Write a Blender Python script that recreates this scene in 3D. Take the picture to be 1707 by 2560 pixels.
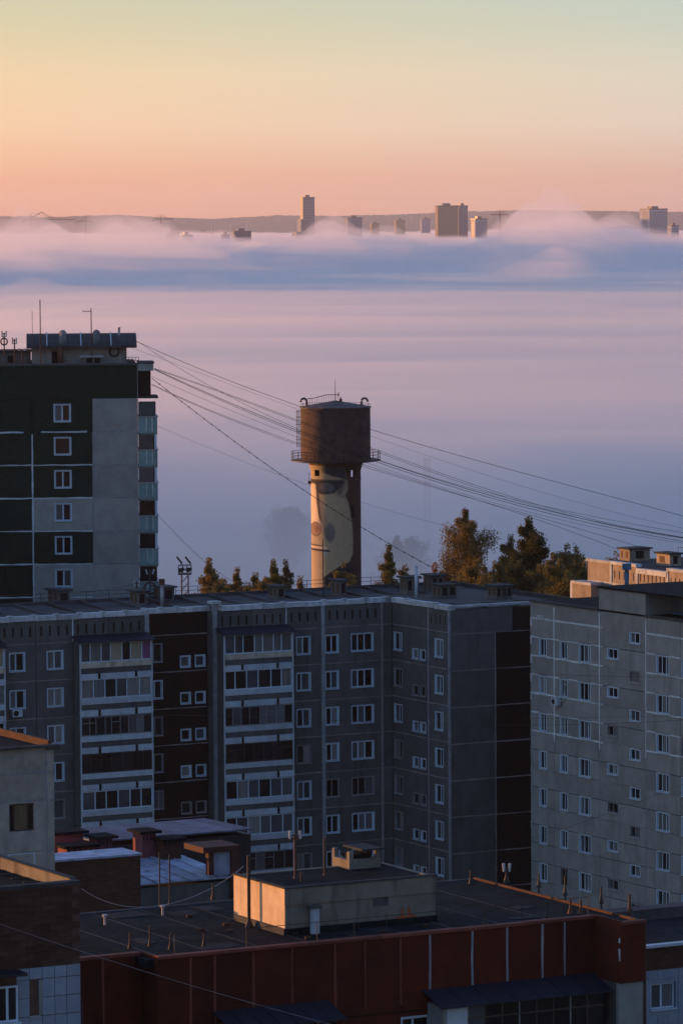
import bpy, bmesh, math, random
import numpy as np
from mathutils import Vector, Matrix
R = math.radians
for _o in list(bpy.data.objects): bpy.data.objects.remove(_o)
SC = bpy.context.scene
COL = SC.collection
# ------------------------------------------------------------------ camera
FPX = 10900.0                       # focal length in photograph pixels (telephoto)
CAMZ = 60.0
_p = math.atan(725.0 / FPX); _r = 0.006
FWD = Vector((0, math.cos(_p), -math.sin(_p))); _u0 = Vector((0, math.sin(_p), math.cos(_p))); _r0 = Vector((1, 0, 0))
RIGHT = _r0 * math.cos(_r) - _u0 * math.sin(_r)
UP = _r0 * math.sin(_r) + _u0 * math.cos(_r)
EYE = Vector((0, 0, CAMZ))
cd = bpy.data.cameras.new('camera'); cam = bpy.data.objects.new('camera', cd); COL.objects.link(cam)
cd.sensor_fit = 'VERTICAL'; cd.sensor_height = 36.0; cd.lens = 36.0 * FPX / 2560.0
cd.clip_start = 1.0; cd.clip_end = 60000.0
_m = Matrix((RIGHT, UP, -FWD)).transposed().to_4x4(); _m.translation = EYE
cam.matrix_world = _m
SC.camera = cam
# ------------------------------------------------------------------ sky and sun
SUN_EL = R(1.35)
SUN_AZ = R(66)                      # measured from +Y towards -X
TO_SUN = Vector((-math.sin(SUN_AZ) * math.cos(SUN_EL), math.cos(SUN_AZ) * math.cos(SUN_EL), math.sin(SUN_EL)))
W = bpy.data.worlds.new('World'); SC.world = W; W.use_nodes = True
nt = W.node_tree; nt.nodes.clear()
def N(t, **k):
    n = nt.nodes.new(t)
    for a, b in k.items(): setattr(n, a, b)
    return n
def L(a, b): nt.links.new(a, b)
tc = N('ShaderNodeTexCoord'); sep = N('ShaderNodeSeparateXYZ'); L(tc.outputs['Generated'], sep.inputs[0])
mr = N('ShaderNodeMapRange'); L(sep.outputs['Z'], mr.inputs['Value'])
mr.inputs['From Min'].default_value = 0.0; mr.inputs['From Max'].default_value = 1.0
pw = N('ShaderNodeMath', operation='POWER'); L(mr.outputs[0], pw.inputs[0]); pw.inputs[1].default_value = 0.4
ramp = N('ShaderNodeValToRGB'); L(pw.outputs[0], ramp.inputs[0])
def s2l(c): return tuple((v / 255 / 12.92) if v / 255 <= .04045 else ((v / 255 + .055) / 1.055) ** 2.4 for v in c)
SKY = [(0.0, (217, 151, 128)), (0.010, (223, 174, 150)), (0.022, (226, 203, 182)), (0.034, (218, 206, 185)), (0.046, (194, 200, 184)),
       (0.06, (176, 195, 192)), (0.10, (166, 190, 206)), (0.2, (150, 174, 214)), (0.45, (126, 157, 210)), (1.0, (108, 141, 198))]
els = ramp.color_ramp.elements
while len(els) < len(SKY): els.new(0.5)
for e, (z, c) in zip(els, SKY): e.position = z ** 0.4
for e, (z, c) in zip(els, SKY): e.color = (*s2l(c), 1)
# brighter and warmer towards the rising sun, dimmer away from it
dotn = N('ShaderNodeVectorMath', operation='DOT_PRODUCT'); L(tc.outputs['Generated'], dotn.inputs[0])
dotn.inputs[1].default_value = (-math.sin(SUN_AZ), math.cos(SUN_AZ), 0)
az = N('ShaderNodeValToRGB'); mm = N('ShaderNodeMapRange'); L(dotn.outputs['Value'], mm.inputs['Value'])
mm.inputs['From Min'].default_value = -1; mm.inputs['From Max'].default_value = 1; L(mm.outputs[0], az.inputs[0])
AZ = [(0.0, (.44, .47, .53)), (0.45, (.72, .75, .80)), (0.66, (.86, .94, 1.03)), (0.74, (1.09, .935, .77)), (0.88, (1.2, 1.02, .84)), (1.0, (1.4, 1.1, .82))]
e2 = az.color_ramp.elements
while len(e2) < len(AZ): e2.new(0.5)
for e, (z, c) in zip(e2, AZ): e.position = z
for e, (z, c) in zip(e2, AZ): e.color = (*c, 1)
mul = N('ShaderNodeMix', data_type='RGBA', blend_type='MULTIPLY'); mul.inputs['Factor'].default_value = 1
L(ramp.outputs[0], mul.inputs['A']); L(az.outputs[0], mul.inputs['B'])
sky = N('ShaderNodeTexSky', sky_type='NISHITA'); sky.sun_disc = False
sky.sun_elevation = SUN_EL; sky.sun_rotation = -SUN_AZ
sky.dust_density = 2.0; sky.altitude = 250
bg1 = N('ShaderNodeBackground'); L(mul.outputs['Result'], bg1.inputs[0]); bg1.inputs[1].default_value = 0.54
bg2 = N('ShaderNodeBackground'); L(sky.outputs[0], bg2.inputs[0]); bg2.inputs[1].default_value = 0.035
add = N('ShaderNodeAddShader'); L(bg1.outputs[0], add.inputs[0]); L(bg2.outputs[0], add.inputs[1])
out = N('ShaderNodeOutputWorld'); L(add.outputs[0], out.inputs[0])
sd = bpy.data.lights.new('sun', 'SUN'); sd.energy = 3.4; sd.angle = R(0.6); sd.color = (1.0, 0.40, 0.11)
sun = bpy.data.objects.new('sun', sd); COL.objects.link(sun); sun.location = (-300, 150, 120)
sun.rotation_euler = TO_SUN.to_track_quat('Z', 'Y').to_euler()
SC.view_settings.view_transform = 'Standard'; SC.view_settings.look = 'None'
SC.view_settings.gamma = 1; SC.view_settings.use_curve_mapping = False; SC.view_settings.exposure = 1.0
SC.render.engine = 'CYCLES'
CY = SC.cycles
CY.max_bounces = 14; CY.volume_bounces = 10; CY.diffuse_bounces = 3; CY.glossy_bounces = 3; CY.transmission_bounces = 4; CY.transparent_max_bounces = 12
CY.use_denoising = True; CY.caustics_reflective = False; CY.caustics_refractive = False
try: CY.denoiser = 'OPENIMAGEDENOISE'
except Exception: pass
# ------------------------------------------------------------------ measuring helpers
def ray(px, py): return FWD + RIGHT * ((px - 853.5) / FPX) + UP * ((1280 - py) / FPX)
def at(px, py, Y):
    d = ray(px, py); return EYE + d * (Y / d.y)
# ------------------------------------------------------------------ mesh collector and object helpers
class MB:
    def __init__(s): s.v = []; s.f = []; s.mi = []; s.cur = 0
    def add(s, vs, fs):
        o = len(s.v); s.v += [tuple(v) for v in vs]
        for f in fs: s.f.append(tuple(i + o for i in f)); s.mi.append(s.cur)
        return s
    def box(s, x0, x1, y0, y1, z0, z1):
        return s.add([(x0,y0,z0),(x1,y0,z0),(x1,y1,z0),(x0,y1,z0),(x0,y0,z1),(x1,y0,z1),(x1,y1,z1),(x0,y1,z1)],
                     [(0,3,2,1),(4,5,6,7),(0,1,5,4),(1,2,6,5),(2,3,7,6),(3,0,4,7)])
    def prism(s, poly, y0, y1):          # polygon in x,z extruded along y
        n = len(poly)
        return s.add([(x, y0, z) for x, z in poly] + [(x, y1, z) for x, z in poly],
                     [tuple(range(n)), tuple(range(2*n-1, n-1, -1))] + [(i, i+n, (i+1)%n+n, (i+1)%n) for i in range(n)])
    def prism_x(s, poly, x0, x1):        # polygon in y,z extruded along x
        n = len(poly)
        return s.add([(x0, y, z) for y, z in poly] + [(x1, y, z) for y, z in poly],
                     [tuple(range(n-1, -1, -1)), tuple(range(n, 2*n))] + [((i+1)%n, (i+1)%n+n, i+n, i) for i in range(n)])
    def tube(s, pts, r, n=6, caps=True):
        pts = [Vector(p) for p in pts]; k = len(pts)
        rs = r if isinstance(r, (list, tuple)) else [r] * k
        vs = []
        for i, p in enumerate(pts):
            t = (pts[min(i+1, k-1)] - pts[max(i-1, 0)]).normalized()
            a = t.orthogonal().normalized() if abs(t.z) > .95 else t.cross(Vector((0, 0, 1))).normalized()
            b = t.cross(a)
            for j in range(n):
                an = 2 * math.pi * j / n
                vs.append(p + (a * math.cos(an) + b * math.sin(an)) * rs[i])
        fs = [(i*n+j, i*n+(j+1)%n, (i+1)*n+(j+1)%n, (i+1)*n+j) for i in range(k-1) for j in range(n)]
        if caps: fs += [tuple(range(n-1, -1, -1)), tuple(range((k-1)*n, k*n))]
        return s.add(vs, fs)
    def lathe(s, prof, n=32, cx=0, cy=0, a0=0):
        vs = []; k = len(prof)
        for r, z in prof:
            for j in range(n):
                an = a0 + 2 * math.pi * j / n; vs.append((cx + r * math.cos(an), cy + r * math.sin(an), z))
        return s.add(vs, [(i*n+j, i*n+(j+1)%n, (i+1)*n+(j+1)%n, (i+1)*n+j) for i in range(k-1) for j in range(n)])
    def mesh(s, name, mats, smooth=False):
        me = bpy.data.meshes.new(name); me.from_pydata(s.v, [], s.f)
        for m in (mats if isinstance(mats, (list, tuple)) else [mats]): me.materials.append(m)
        if any(s.mi): me.polygons.foreach_set('material_index', s.mi)
        if smooth: me.polygons.foreach_set('use_smooth', [True] * len(me.polygons))
        me.update(); return me
    def build(s, name, mats, parent=None, loc=(0, 0, 0), smooth=False):
        return link(name, s.mesh(name, mats, smooth), parent, loc)
def link(name, me, parent=None, loc=(0, 0, 0), rz=0.0):
    o = bpy.data.objects.new(name, me); COL.objects.link(o); o.location = loc
    if rz: o.rotation_euler = (0, 0, rz)
    if parent is not None: o.parent = parent
    return o
def tag(o, label=None, cat=None, group=None, kind=None):
    if label: o['label'] = label
    if cat: o['category'] = cat
    if group: o['group'] = group
    if kind: o['kind'] = kind
    return o
def thing(name, label, cat, loc=(0, 0, 0), rz=0.0, group=None):
    return tag(link(name, None, None, loc, rz), label, cat, group)
def fix_normals(me):
    bm = bmesh.new(); bm.from_mesh(me); bmesh.ops.recalc_face_normals(bm, faces=bm.faces); bm.to_mesh(me); bm.free()
# ------------------------------------------------------------------ materials
MATS = {}
def mat(name, col, rough=.85, var=.18, scale=1.2, bump=0.0, bscale=30.0, spec=.3, metal=0.0, stain=0.0, scol=(.03,.03,.03), detail=4.0, stretch=(1,1,1)):
    if name in MATS: return MATS[name]
    m = bpy.data.materials.new(name); m.use_nodes = True; t = m.node_tree; b = t.nodes['Principled BSDF']
    b.inputs['Roughness'].default_value = rough; b.inputs['Metallic'].default_value = metal; b.inputs['Specular IOR Level'].default_value = spec
    tcn = t.nodes.new('ShaderNodeTexCoord'); mp = t.nodes.new('ShaderNodeMapping'); mp.inputs['Scale'].default_value = stretch
    geo = t.nodes.new('ShaderNodeNewGeometry')
    t.links.new(geo.outputs['Position'], mp.inputs[0])
    no = t.nodes.new('ShaderNodeTexNoise'); no.inputs['Scale'].default_value = scale; no.inputs['Detail'].default_value = detail; no.inputs['Roughness'].default_value = .65
    t.links.new(mp.outputs[0], no.inputs['Vector'])
    r = t.nodes.new('ShaderNodeMapRange'); r.inputs['From Min'].default_value = .3; r.inputs['From Max'].default_value = .7
    r.inputs['To Min'].default_value = 1 - var; r.inputs['To Max'].default_value = 1 + var; t.links.new(no.outputs[0], r.inputs[0])
    oi = t.nodes.new('ShaderNodeObjectInfo'); r2 = t.nodes.new('ShaderNodeMapRange'); r2.inputs['To Min'].default_value = 1 - var * .7; r2.inputs['To Max'].default_value = 1 + var * .7
    t.links.new(oi.outputs['Random'], r2.inputs[0])
    mu = t.nodes.new('ShaderNodeMath'); mu.operation = 'MULTIPLY'; t.links.new(r.outputs[0], mu.inputs[0]); t.links.new(r2.outputs[0], mu.inputs[1])
    mx = t.nodes.new('ShaderNodeVectorMath'); mx.operation = 'SCALE'; mx.inputs[0].default_value = col; t.links.new(mu.outputs[0], mx.inputs['Scale'])
    src = mx.outputs[0]
    if stain > 0:
        n2 = t.nodes.new('ShaderNodeTexNoise'); n2.inputs['Scale'].default_value = .9; n2.inputs['Detail'].default_value = 6
        mp2 = t.nodes.new('ShaderNodeMapping'); mp2.inputs['Scale'].default_value = (2.2, 2.2, .35); t.links.new(geo.outputs['Position'], mp2.inputs[0]); t.links.new(mp2.outputs[0], n2.inputs['Vector'])
        r3 = t.nodes.new('ShaderNodeMapRange'); r3.inputs['From Min'].default_value = .52; r3.inputs['From Max'].default_value = .75; r3.inputs['To Max'].default_value = stain; t.links.new(n2.outputs[0], r3.inputs[0])
        mi = t.nodes.new('ShaderNodeMix'); mi.data_type = 'RGBA'; t.links.new(r3.outputs[0], mi.inputs['Factor']); t.links.new(src, mi.inputs['A']); mi.inputs['B'].default_value = (*scol, 1)
        src = mi.outputs['Result']
    t.links.new(src, b.inputs['Base Color'])
    if bump > 0:
        n3 = t.nodes.new('ShaderNodeTexNoise'); n3.inputs['Scale'].default_value = bscale; n3.inputs['Detail'].default_value = 2; t.links.new(geo.outputs['Position'], n3.inputs['Vector'])
        bp = t.nodes.new('ShaderNodeBump'); bp.inputs['Strength'].default_value = bump; bp.inputs['Distance'].default_value = .05; t.links.new(n3.outputs[0], bp.inputs['Height']); t.links.new(bp.outputs[0], b.inputs['Normal'])
    MATS[name] = m; return m
def volmat(name, density, col=(.985, .985, .99), aniso=.2):
    m = bpy.data.materials.new(name); m.use_nodes = True; t = m.node_tree; t.nodes.clear()
    o = t.nodes.new('ShaderNodeOutputMaterial'); v = t.nodes.new('ShaderNodeVolumePrincipled')
    v.inputs['Color'].default_value = (*col, 1); v.inputs['Density'].default_value = density; v.inputs['Anisotropy'].default_value = aniso
    t.links.new(v.outputs[0], o.inputs['Volume']); return m
# value noise for shaping (numpy)
_rng = np.random.RandomState(7); _perm = _rng.rand(512, 512)
def vnoise(x, y):
    xi = np.floor(x).astype(int); yi = np.floor(y).astype(int); fx = x - xi; fy = y - yi
    fx = fx * fx * (3 - 2 * fx); fy = fy * fy * (3 - 2 * fy)
    g = lambda a, b: _perm[a % 512, b % 512]
    return (g(xi, yi) * (1 - fx) + g(xi + 1, yi) * fx) * (1 - fy) + (g(xi, yi + 1) * (1 - fx) + g(xi + 1, yi + 1) * fx) * fy
def fbm(x, y, o=4, gain=.5):
    s = 0; a = 1; t = 0
    for i in range(o): s = s + a * (vnoise(x * 2 ** i + 17.3 * i, y * 2 ** i + 5.1 * i) - .5); t += a; a *= gain
    return s / t * 2
def sstep(a, b, x):
    t = np.clip((x - a) / (b - a), 0, 1); return t * t * (3 - 2 * t)
# ------------------------------------------------------------------ ground, hills, fog, haze
def heightfield(name, X, Y, Z, zbot=None):
    r, c = X.shape
    v = np.stack([X, Y, Z], -1).reshape(-1, 3)
    idx = np.arange(r * c).reshape(r, c)
    q = np.stack([idx[:-1, :-1], idx[:-1, 1:], idx[1:, 1:], idx[1:, :-1]], -1).reshape(-1, 4)
    if zbot is not None:
        n = r * c
        vb = v.copy(); vb[:, 2] = zbot; v = np.concatenate([v, vb])
        qb = q[:, ::-1] + n
        rim = np.concatenate([idx[0, :], idx[1:, -1], idx[-1, -2::-1], idx[-2:0:-1, 0]])
        nx = np.roll(rim, -1)
        qs = np.stack([rim, rim + n, nx + n, nx], -1)
        q = np.concatenate([q, qb, qs])
    me = bpy.data.meshes.new(name); me.from_pydata(v.tolist(), [], q.tolist()); me.update(); return me
gm = MB(); gm.add([(-14000, -400, 0), (14000, -400, 0), (14000, 21000, 0), (-14000, 21000, 0)], [(0, 1, 2, 3)])
tag(gm.build('ground', mat('ground_soil', (.15, .14, .10), .95, .35, .02)), kind='structure')
# hills: wooded ridges with a ragged tree line
def hills():
    xs = np.linspace(-3200, 3200, 900); ys = np.linspace(14000, 17600, 40)
    X, Y = np.meshgrid(xs, ys)
    pxs = np.array([-1600, -600, 0, 150, 300, 420, 540, 700, 850, 1000, 1150, 1300, 1450, 1707, 2300, 3300])
    pys = np.array([552, 548, 546, 549, 544, 549, 553, 545, 547, 543, 536, 532, 534, 536, 545, 550])
    pxx = 853.5 + X / Y * FPX
    top = np.interp(pxx, pxs, pys) + .006 * np.clip(pxx - 853.5, -1200, 1200)
    zt = CAMZ + (561 - top) / FPX * 15500
    prof = np.sin(np.clip((Y - 14000) / 3600, 0, 1) * math.pi) ** .7
    Z = -5 + (zt + 5) * prof + fbm(X / 300, Y / 300, 4) * 5 * prof + (np.random.RandomState(3).rand(*X.shape) - .5) * 5.5 * prof
    me = heightfield('hills', X, Y, Z); me.materials.append(mat('hill_forest', (.03, .035, .03), 1, .4, .01))
    tag(link('hills', me), kind='structure')
hills()
CREST_X = [-2500, -1500, -800, -350, 0, 150, 330, 470, 600, 700, 790, 840, 900, 1000, 1100, 1190, 1260, 1320, 1370, 1410, 1460, 1530, 1600, 1707, 2000, 2600, 4200]
CREST_Y = [760, 750, 706, 644, 600, 594, 604, 616, 628, 634, 618, 604, 616, 622, 632, 612, 582, 556, 538, 532, 546, 578, 602, 616, 608, 620, 610]  # left end dropped outside the view so sunlight enters the bank
FOOT_X = [-2500, -600, 0, 500, 850, 1150, 1400, 1707, 2300, 4200]
FOOT_Y = [740, 756, 752, 745, 735, 728, 720, 694, 715, 730]
def fog_top(X, Y):
    px = np.clip(853.5 + X / Y * FPX, -2500, 4200)
    base = 5 + 17 * sstep(545, 690, Y + 40 * fbm(X / 60, Y / 90 + 3, 3)) + 6 * sstep(700, 1500, Y)
    base = base + fbm(X / 220, Y / 320, 4) * 2.2 + fbm(X / 50, Y / 80, 3) * .6
    footd = (CAMZ - 29) * FPX / (np.interp(px, FOOT_X, FOOT_Y) - 555 + .006 * np.clip(px - 853.5, -1200, 1200))
    crest = CAMZ - (np.interp(px, CREST_X, CREST_Y) - 555 + .006 * np.clip(px - 853.5, -1200, 1200)) / FPX * (footd + 1300)
    warp = 60 * fbm(X / 140, Y / 140 + 9, 3) + 420 * fbm(X / 170 + 3, Y / 900 + 2, 3)
    t = np.clip((Y + warp - footd + 40) / 1350, 0, 1)
    rise = np.sin(t * math.pi / 2) ** 1.35
    back = sstep(footd + 1500, footd + 3600, Y)
    top = crest + (27 + 6 * fbm(X / 500, Y / 900, 4) - crest) * back
    puff = lambda sx, sy, o: np.abs(fbm(X / sx + o, Y / sy + o + X / (sx * 2.5), 3, .5))
    bil = (puff(120, 620, 4) * 46 - 10 + puff(52, 260, 9) * 24 - 5 + puff(22, 120, 2) * 6 - 1.2) * sstep(0, .45, t)
    return base + (np.maximum(top, base + 6) - base) * rise + bil * (1 - .7 * back)
def floor_top(X, Y):
    b = 6 + 16 * sstep(530, 760, Y + 40 * fbm(X / 60, Y / 90 + 3, 3)) + 5 * sstep(700, 1500, Y)
    b = 5 + (b - 5) * (1 - .92 * (1 - sstep(-430, -80, X)) * (1 - sstep(1300, 3400, Y + 700 * fbm(X / 260, Y / 800, 3))))     # thinned outside the view so low sun can light the fog
    return b + fbm(X / 260, Y / 200, 4) * 2.8 + fbm(X / 60, Y / 60, 3) * 1.2
def fog(name, top, density, nx, ny, y0, y1=11000, aniso=.25, zbot=-.5, edge=60, col=(.985, .985, .99)):
    a = np.concatenate([np.linspace(-2.2, -.13, 60)[:-1], np.linspace(-.13, .11, nx), np.linspace(.11, .9, 30)[1:]])
    y = y0 * (y1 / y0) ** np.linspace(0, 1, ny)
    A_, Y = np.meshgrid(a, y); X = A_ * Y
    zm = zbot + .6
    Z = np.maximum(top(X, Y), zm); Z = zm + (Z - zm) * sstep(y0, y0 + edge, Y)
    me = heightfield(name, X, Y, Z, zbot=zbot); fix_normals(me); me.materials.append(volmat(name, density, col, aniso))
    o = link(name, me); o['kind'] = 'stuff'; return o
fog('ground_fog', floor_top, .016, 200, 360, 535, aniso=.1)
fog('fog_veil', lambda X, Y: floor_top(X, Y) + 6, .0035, 160, 300, 510)
fog('fog_bank', fog_top, .0027, 320, 520, 1350, zbot=18.0, edge=10, aniso=.15, col=(1.0, .975, .995))
fog('fog_bank_wisps', lambda X, Y: fog_top(X, Y) - 1 + 12 * np.maximum(0, fbm(X / 90, Y / 300 + 5, 4)), .0005, 220, 360, 1350, zbot=18.0, edge=10, aniso=.15)
# thin mist over the valley behind the fog bank
ms = MB(); ms.box(-8000, 8000, 2600, 13500, 20.0, 150)
o = ms.build('valley_mist', volmat('valley_mist', 1 / 36000, (.97, .97, .98), .3)); o['kind'] = 'stuff'
# the air itself: a closed box of thin even haze round everything
hz = MB(); hz.box(-9000, 9000, -60, 18200, -1.0, 175)
o = hz.build('haze', volmat('haze_air', 1 / 45000, (.97, .97, .98), .3)); o['kind'] = 'stuff'
# ------------------------------------------------------------------ building kit
RNG = random.Random(11)
def onz(px, py, z):
    d = ray(px, py); return EYE + d * ((z - CAMZ) / d.z)
class Face:
    """A vertical wall plane: x runs to the viewer's right along it, y goes into the building, z up."""
    def __init__(s, root, ox=0.0, oy=0.0, rz=0.0):
        s.root = root; s.rz = rz; a0 = root.rotation_euler.z
        s.o = Vector((ox, oy, 0)); s.a = a0 + rz
        s.O = root.location + Vector((ox * math.cos(a0) - oy * math.sin(a0), ox * math.sin(a0) + oy * math.cos(a0), 0))
        s.ex = Vector((math.cos(s.a), math.sin(s.a), 0)); s.ey = Vector((-math.sin(s.a), math.cos(s.a), 0))
    def xz(s, px, py, yl=0.0):
        d = ray(px, py); t = ((s.O + s.ey * yl) - EYE).dot(s.ey) / d.dot(s.ey); p = EYE + d * t
        return (p - s.O).dot(s.ex), p.z
    def x(s, px, py=1700, yl=0.0): return s.xz(px, py, yl)[0]
    def z(s, px, py, yl=0.0): return s.xz(px, py, yl)[1]
    def put(s, name, me, x, y, z, parent=None):
        c, n = math.cos(s.rz), math.sin(s.rz)
        return link(name, me, s.root, (s.o.x + x * c - y * n, s.o.y + x * n + y * c, z), s.rz)
    def world(s, x, y, z): return s.O + s.ex * x + s.ey * y + Vector((0, 0, z))
    def boxpart(s, name, m, x0, x1, y0, y1, z0, z1):
        b = MB(); b.box(0, x1 - x0, 0, y1 - y0, 0, z1 - z0); return s.put(name, b.mesh(name, m), x0, y0, z0)
CACHE = {}
def cached(key, fn):
    if key not in CACHE: CACHE[key] = fn()
    return CACHE[key]
def rd(v): return round(v, 2)
def panel_mesh(w, h, ops, m, th=.14, rev=.22):
    def mk():
        b = MB(); xs = sorted({0, w} | {v for o in ops for v in o[:2]}); zs = sorted({0, h} | {v for o in ops for v in o[2:]})
        for i in range(len(xs) - 1):
            for j in range(len(zs) - 1):
                cx, cz = (xs[i] + xs[i+1]) / 2, (zs[j] + zs[j+1]) / 2
                if any(o[0] < cx < o[1] and o[2] < cz < o[3] for o in ops): continue
                b.add([(xs[i], 0, zs[j]), (xs[i+1], 0, zs[j]), (xs[i+1], 0, zs[j+1]), (xs[i], 0, zs[j+1])], [(0, 1, 2, 3)])
        b.add([(0,0,0),(w,0,0),(w,0,h),(0,0,h),(0,th,0),(w,th,0),(w,th,h),(0,th,h)], [(0,4,5,1),(1,5,6,2),(2,6,7,3),(3,7,4,0)])
        for a0, a1, c0, c1 in ops:
            b.add([(a0,0,c0),(a1,0,c0),(a1,0,c1),(a0,0,c1),(a0,rev,c0),(a1,rev,c0),(a1,rev,c1),(a0,rev,c1)], [(0,1,5,4),(1,2,6,5),(2,3,7,6),(3,0,4,7)])
        return b.mesh('wall_panel', m)
    return cached(('panel', w, h, tuple(ops), m.name, th, rev), mk)
def panel(f, x0, x1, z0, z1, m, ops=(), y=0.0, gap=.025, name='wall_panel', th=.14, rev=.22):
    X0, Z0 = x0 + gap, z0 + gap
    o = [(rd(a - X0), rd(b_ - X0), rd(c - Z0), rd(d - Z0)) for a, b_, c, d in ops]
    return f.put(name, panel_mesh(rd(x1 - gap - X0), rd(z1 - gap - Z0), o, m, th, rev), X0, y, Z0)
def seal(f, m, x0, x1, z0, z1, y=0.0, name='joint_seal', proud=.012):
    """Painted sealing along a joint between panels, a hand's breadth wide and slightly uneven."""
    b = MB(); horiz = (x1 - x0) > (z1 - z0); n = max(2, int(((x1 - x0) if horiz else (z1 - z0)) / .8))
    rr = RNG; top = []; bot = []
    for i in range(n + 1):
        t = i / n
        if horiz: top.append((x0 + (x1 - x0) * t, z1 + rr.uniform(-.025, .03))); bot.append((x0 + (x1 - x0) * t, z0 + rr.uniform(-.03, .025)))
        else: top.append((x1 + rr.uniform(-.02, .025), z0 + (z1 - z0) * t)); bot.append((x0 + rr.uniform(-.025, .02), z0 + (z1 - z0) * t))
    poly = bot + top[::-1]
    v = [(a, -proud, c) for a, c in poly] + [(a, .06, c) for a, c in poly]; k = len(poly); h = n + 1
    fs = []
    for i in range(n): fs.append((i, i + 1, k - 2 - i, k - 1 - i))
    fs += [(i, i + k, (i + 1) % k + k, (i + 1) % k) for i in range(k)]
    b.add(v, fs); me = b.mesh(name, m); fix_normals(me)
    return f.put(name, me, 0, y, 0)
def window(f, x0, x1, z0, z1, sash=(.5,), frame='pvc', y=0.0, panes=None, sill=True, fw=.075, lining=True, depth=.11):
    w, h = rd(x1 - x0), rd(z1 - z0); fm = M[frame]
    def mk():
        b = MB(); d0, d1 = depth, depth + .07
        b.box(0, fw, d0, d1, 0, h); b.box(w - fw, w, d0, d1, 0, h); b.box(fw, w - fw, d0, d1, 0, fw); b.box(fw, w - fw, d0, d1, h - fw, h)
        for t in sash: b.box(w * t - fw * .62, w * t + fw * .62, d0 - .006, d1, fw, h - fw)
        if lining:
            b.box(-.06, .012, -.008, d0, 0, h); b.box(w - .012, w + .07, -.008, d0, 0, h); b.box(-.06, w + .07, -.006, d0, h - .012, h + .05)
        return b.mesh('window_frame', fm)
    o = f.put('window', cached(('win', w, h, sash, frame, fw, lining, depth), mk), x0, y, z0)
    ed = [0] + list(sash) + [1]
    for i in range(len(ed) - 1):
        a = ed[i] * w + fw * .6; c = ed[i+1] * w - fw * .6
        def mp(a=a, c=c):
            b = MB(); b.box(0, c - a, 0, .03, 0, h - 2 * fw + .02); return b
        gm = M[panes[i]] if panes else M[RNG.choice(GLASS)]
        me = cached(('pane', rd(c - a), rd(h), fw, gm.name), lambda: mp().mesh('pane', gm))
        link('pane', me, o, (a, depth + .02, fw - .01))
    if sill:
        me = cached(('sill', w, frame), lambda: MB().box(-.05, w + .06, -.09, depth, -.055, 0).mesh('sill', M['pvc'] if frame == 'pvc' else M['zinc']))
        link('sill', me, o, (0, 0, -.004))
    return o
M = {}
M['pvc'] = mat('white_window_frame', (.43, .56, .65), .45, .10, 2)
M['oldwood'] = mat('old_painted_wood', (.20, .22, .23), .7, .25, 3)
M['brownwood'] = mat('brown_wood', (.055, .04, .03), .7, .25, 3)
M['zinc'] = mat('zinc_sheet', (.32, .34, .36), .5, .2, 3, metal=.2)
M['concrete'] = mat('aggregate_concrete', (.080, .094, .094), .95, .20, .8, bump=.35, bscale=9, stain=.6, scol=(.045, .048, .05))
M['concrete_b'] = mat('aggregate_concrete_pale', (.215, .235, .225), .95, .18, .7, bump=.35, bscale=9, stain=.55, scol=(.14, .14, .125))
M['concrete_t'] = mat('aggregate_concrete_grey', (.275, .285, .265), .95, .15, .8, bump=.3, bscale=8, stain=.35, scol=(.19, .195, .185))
M['concrete_m'] = mat('weathered_concrete', (.12, .125, .12), .95, .25, 1.0, bump=.3, bscale=8, stain=.7, scol=(.06, .06, .058))
M['brown'] = mat('dark_brown_paint', (.014, .010, .008), .95, .2, 1.0, bump=.2, bscale=9)
M['green'] = mat('dark_green_paint', (.010, .026, .018), .9, .2, .7, bump=.25, bscale=9)
M['seal'] = mat('pale_seal_paint', (.46, .55, .58), .8, .22, 1.8)
M['seal_d'] = mat('dull_seal_paint', (.21, .25, .265), .85, .25, 1.5)
M['seal_dd'] = mat('faded_seal_paint', (.19, .20, .20), .85, .25, 1.5)
M['coping'] = mat('white_coping', (.42, .47, .49), .8, .25, 1.2, stain=.6, scol=(.14, .14, .14))
M['panelw'] = mat('white_balcony_panel', (.38, .46, .51), .7, .16, 1.4, stain=.35, scol=(.25, .22, .19))
M['cream'] = mat('rusty_cream_sheet', (.42, .40, .32), .6, .2, 2, stain=.7, scol=(.17, .09, .04))
M['tar'] = mat('roofing_felt', (.007, .011, .014), .95, .5, .5, spec=.08, stain=.4, scol=(.05, .05, .05))
M['tar_b'] = mat('roof_slab', (.06, .066, .07), .95, .35, .6, spec=.1, stain=.5, scol=(.045, .045, .045))
M['dark'] = mat('dark_opening', (.010, .010, .012), .9, .1, 1)
M['core'] = mat('core_wall', (.06, .06, .06), .95, .1, 1)
M['iron'] = mat('dark_iron', (.035, .03, .028), .6, .3, 4)
M['rust'] = mat('rusty_iron', (.10, .055, .035), .8, .35, 4)
M['teal'] = mat('teal_sheet', (.16, .27, .27), .6, .18, 2, stain=.3, scol=(.10, .14, .14))
M['canopy'] = mat('black_canopy_sheet', (.012, .016, .026), .45, .2, 2)
M['glass_d'] = mat('dark_glass', (.012, .014, .017), .12, .25, .6, spec=.45)
M['glass_n'] = mat('night_glass', (.006, .007, .009), .1, .25, .6, spec=.4)
M['glass_g'] = mat('grey_glass', (.055, .07, .082), .2, .3, .7, spec=.4)
M['glass_c'] = mat('curtained_glass', (.10, .118, .125), .35, .3, 1.2, spec=.35, stretch=(6, 6, .3))
M['glass_y'] = mat('blind_glass', (.26, .25, .18), .5, .12, 1.0, spec=.3)
M['glass_k'] = mat('white_curtain_glass', (.17, .18, .18), .4, .35, 1.4, spec=.35, stretch=(5, 5, .4))
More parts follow.
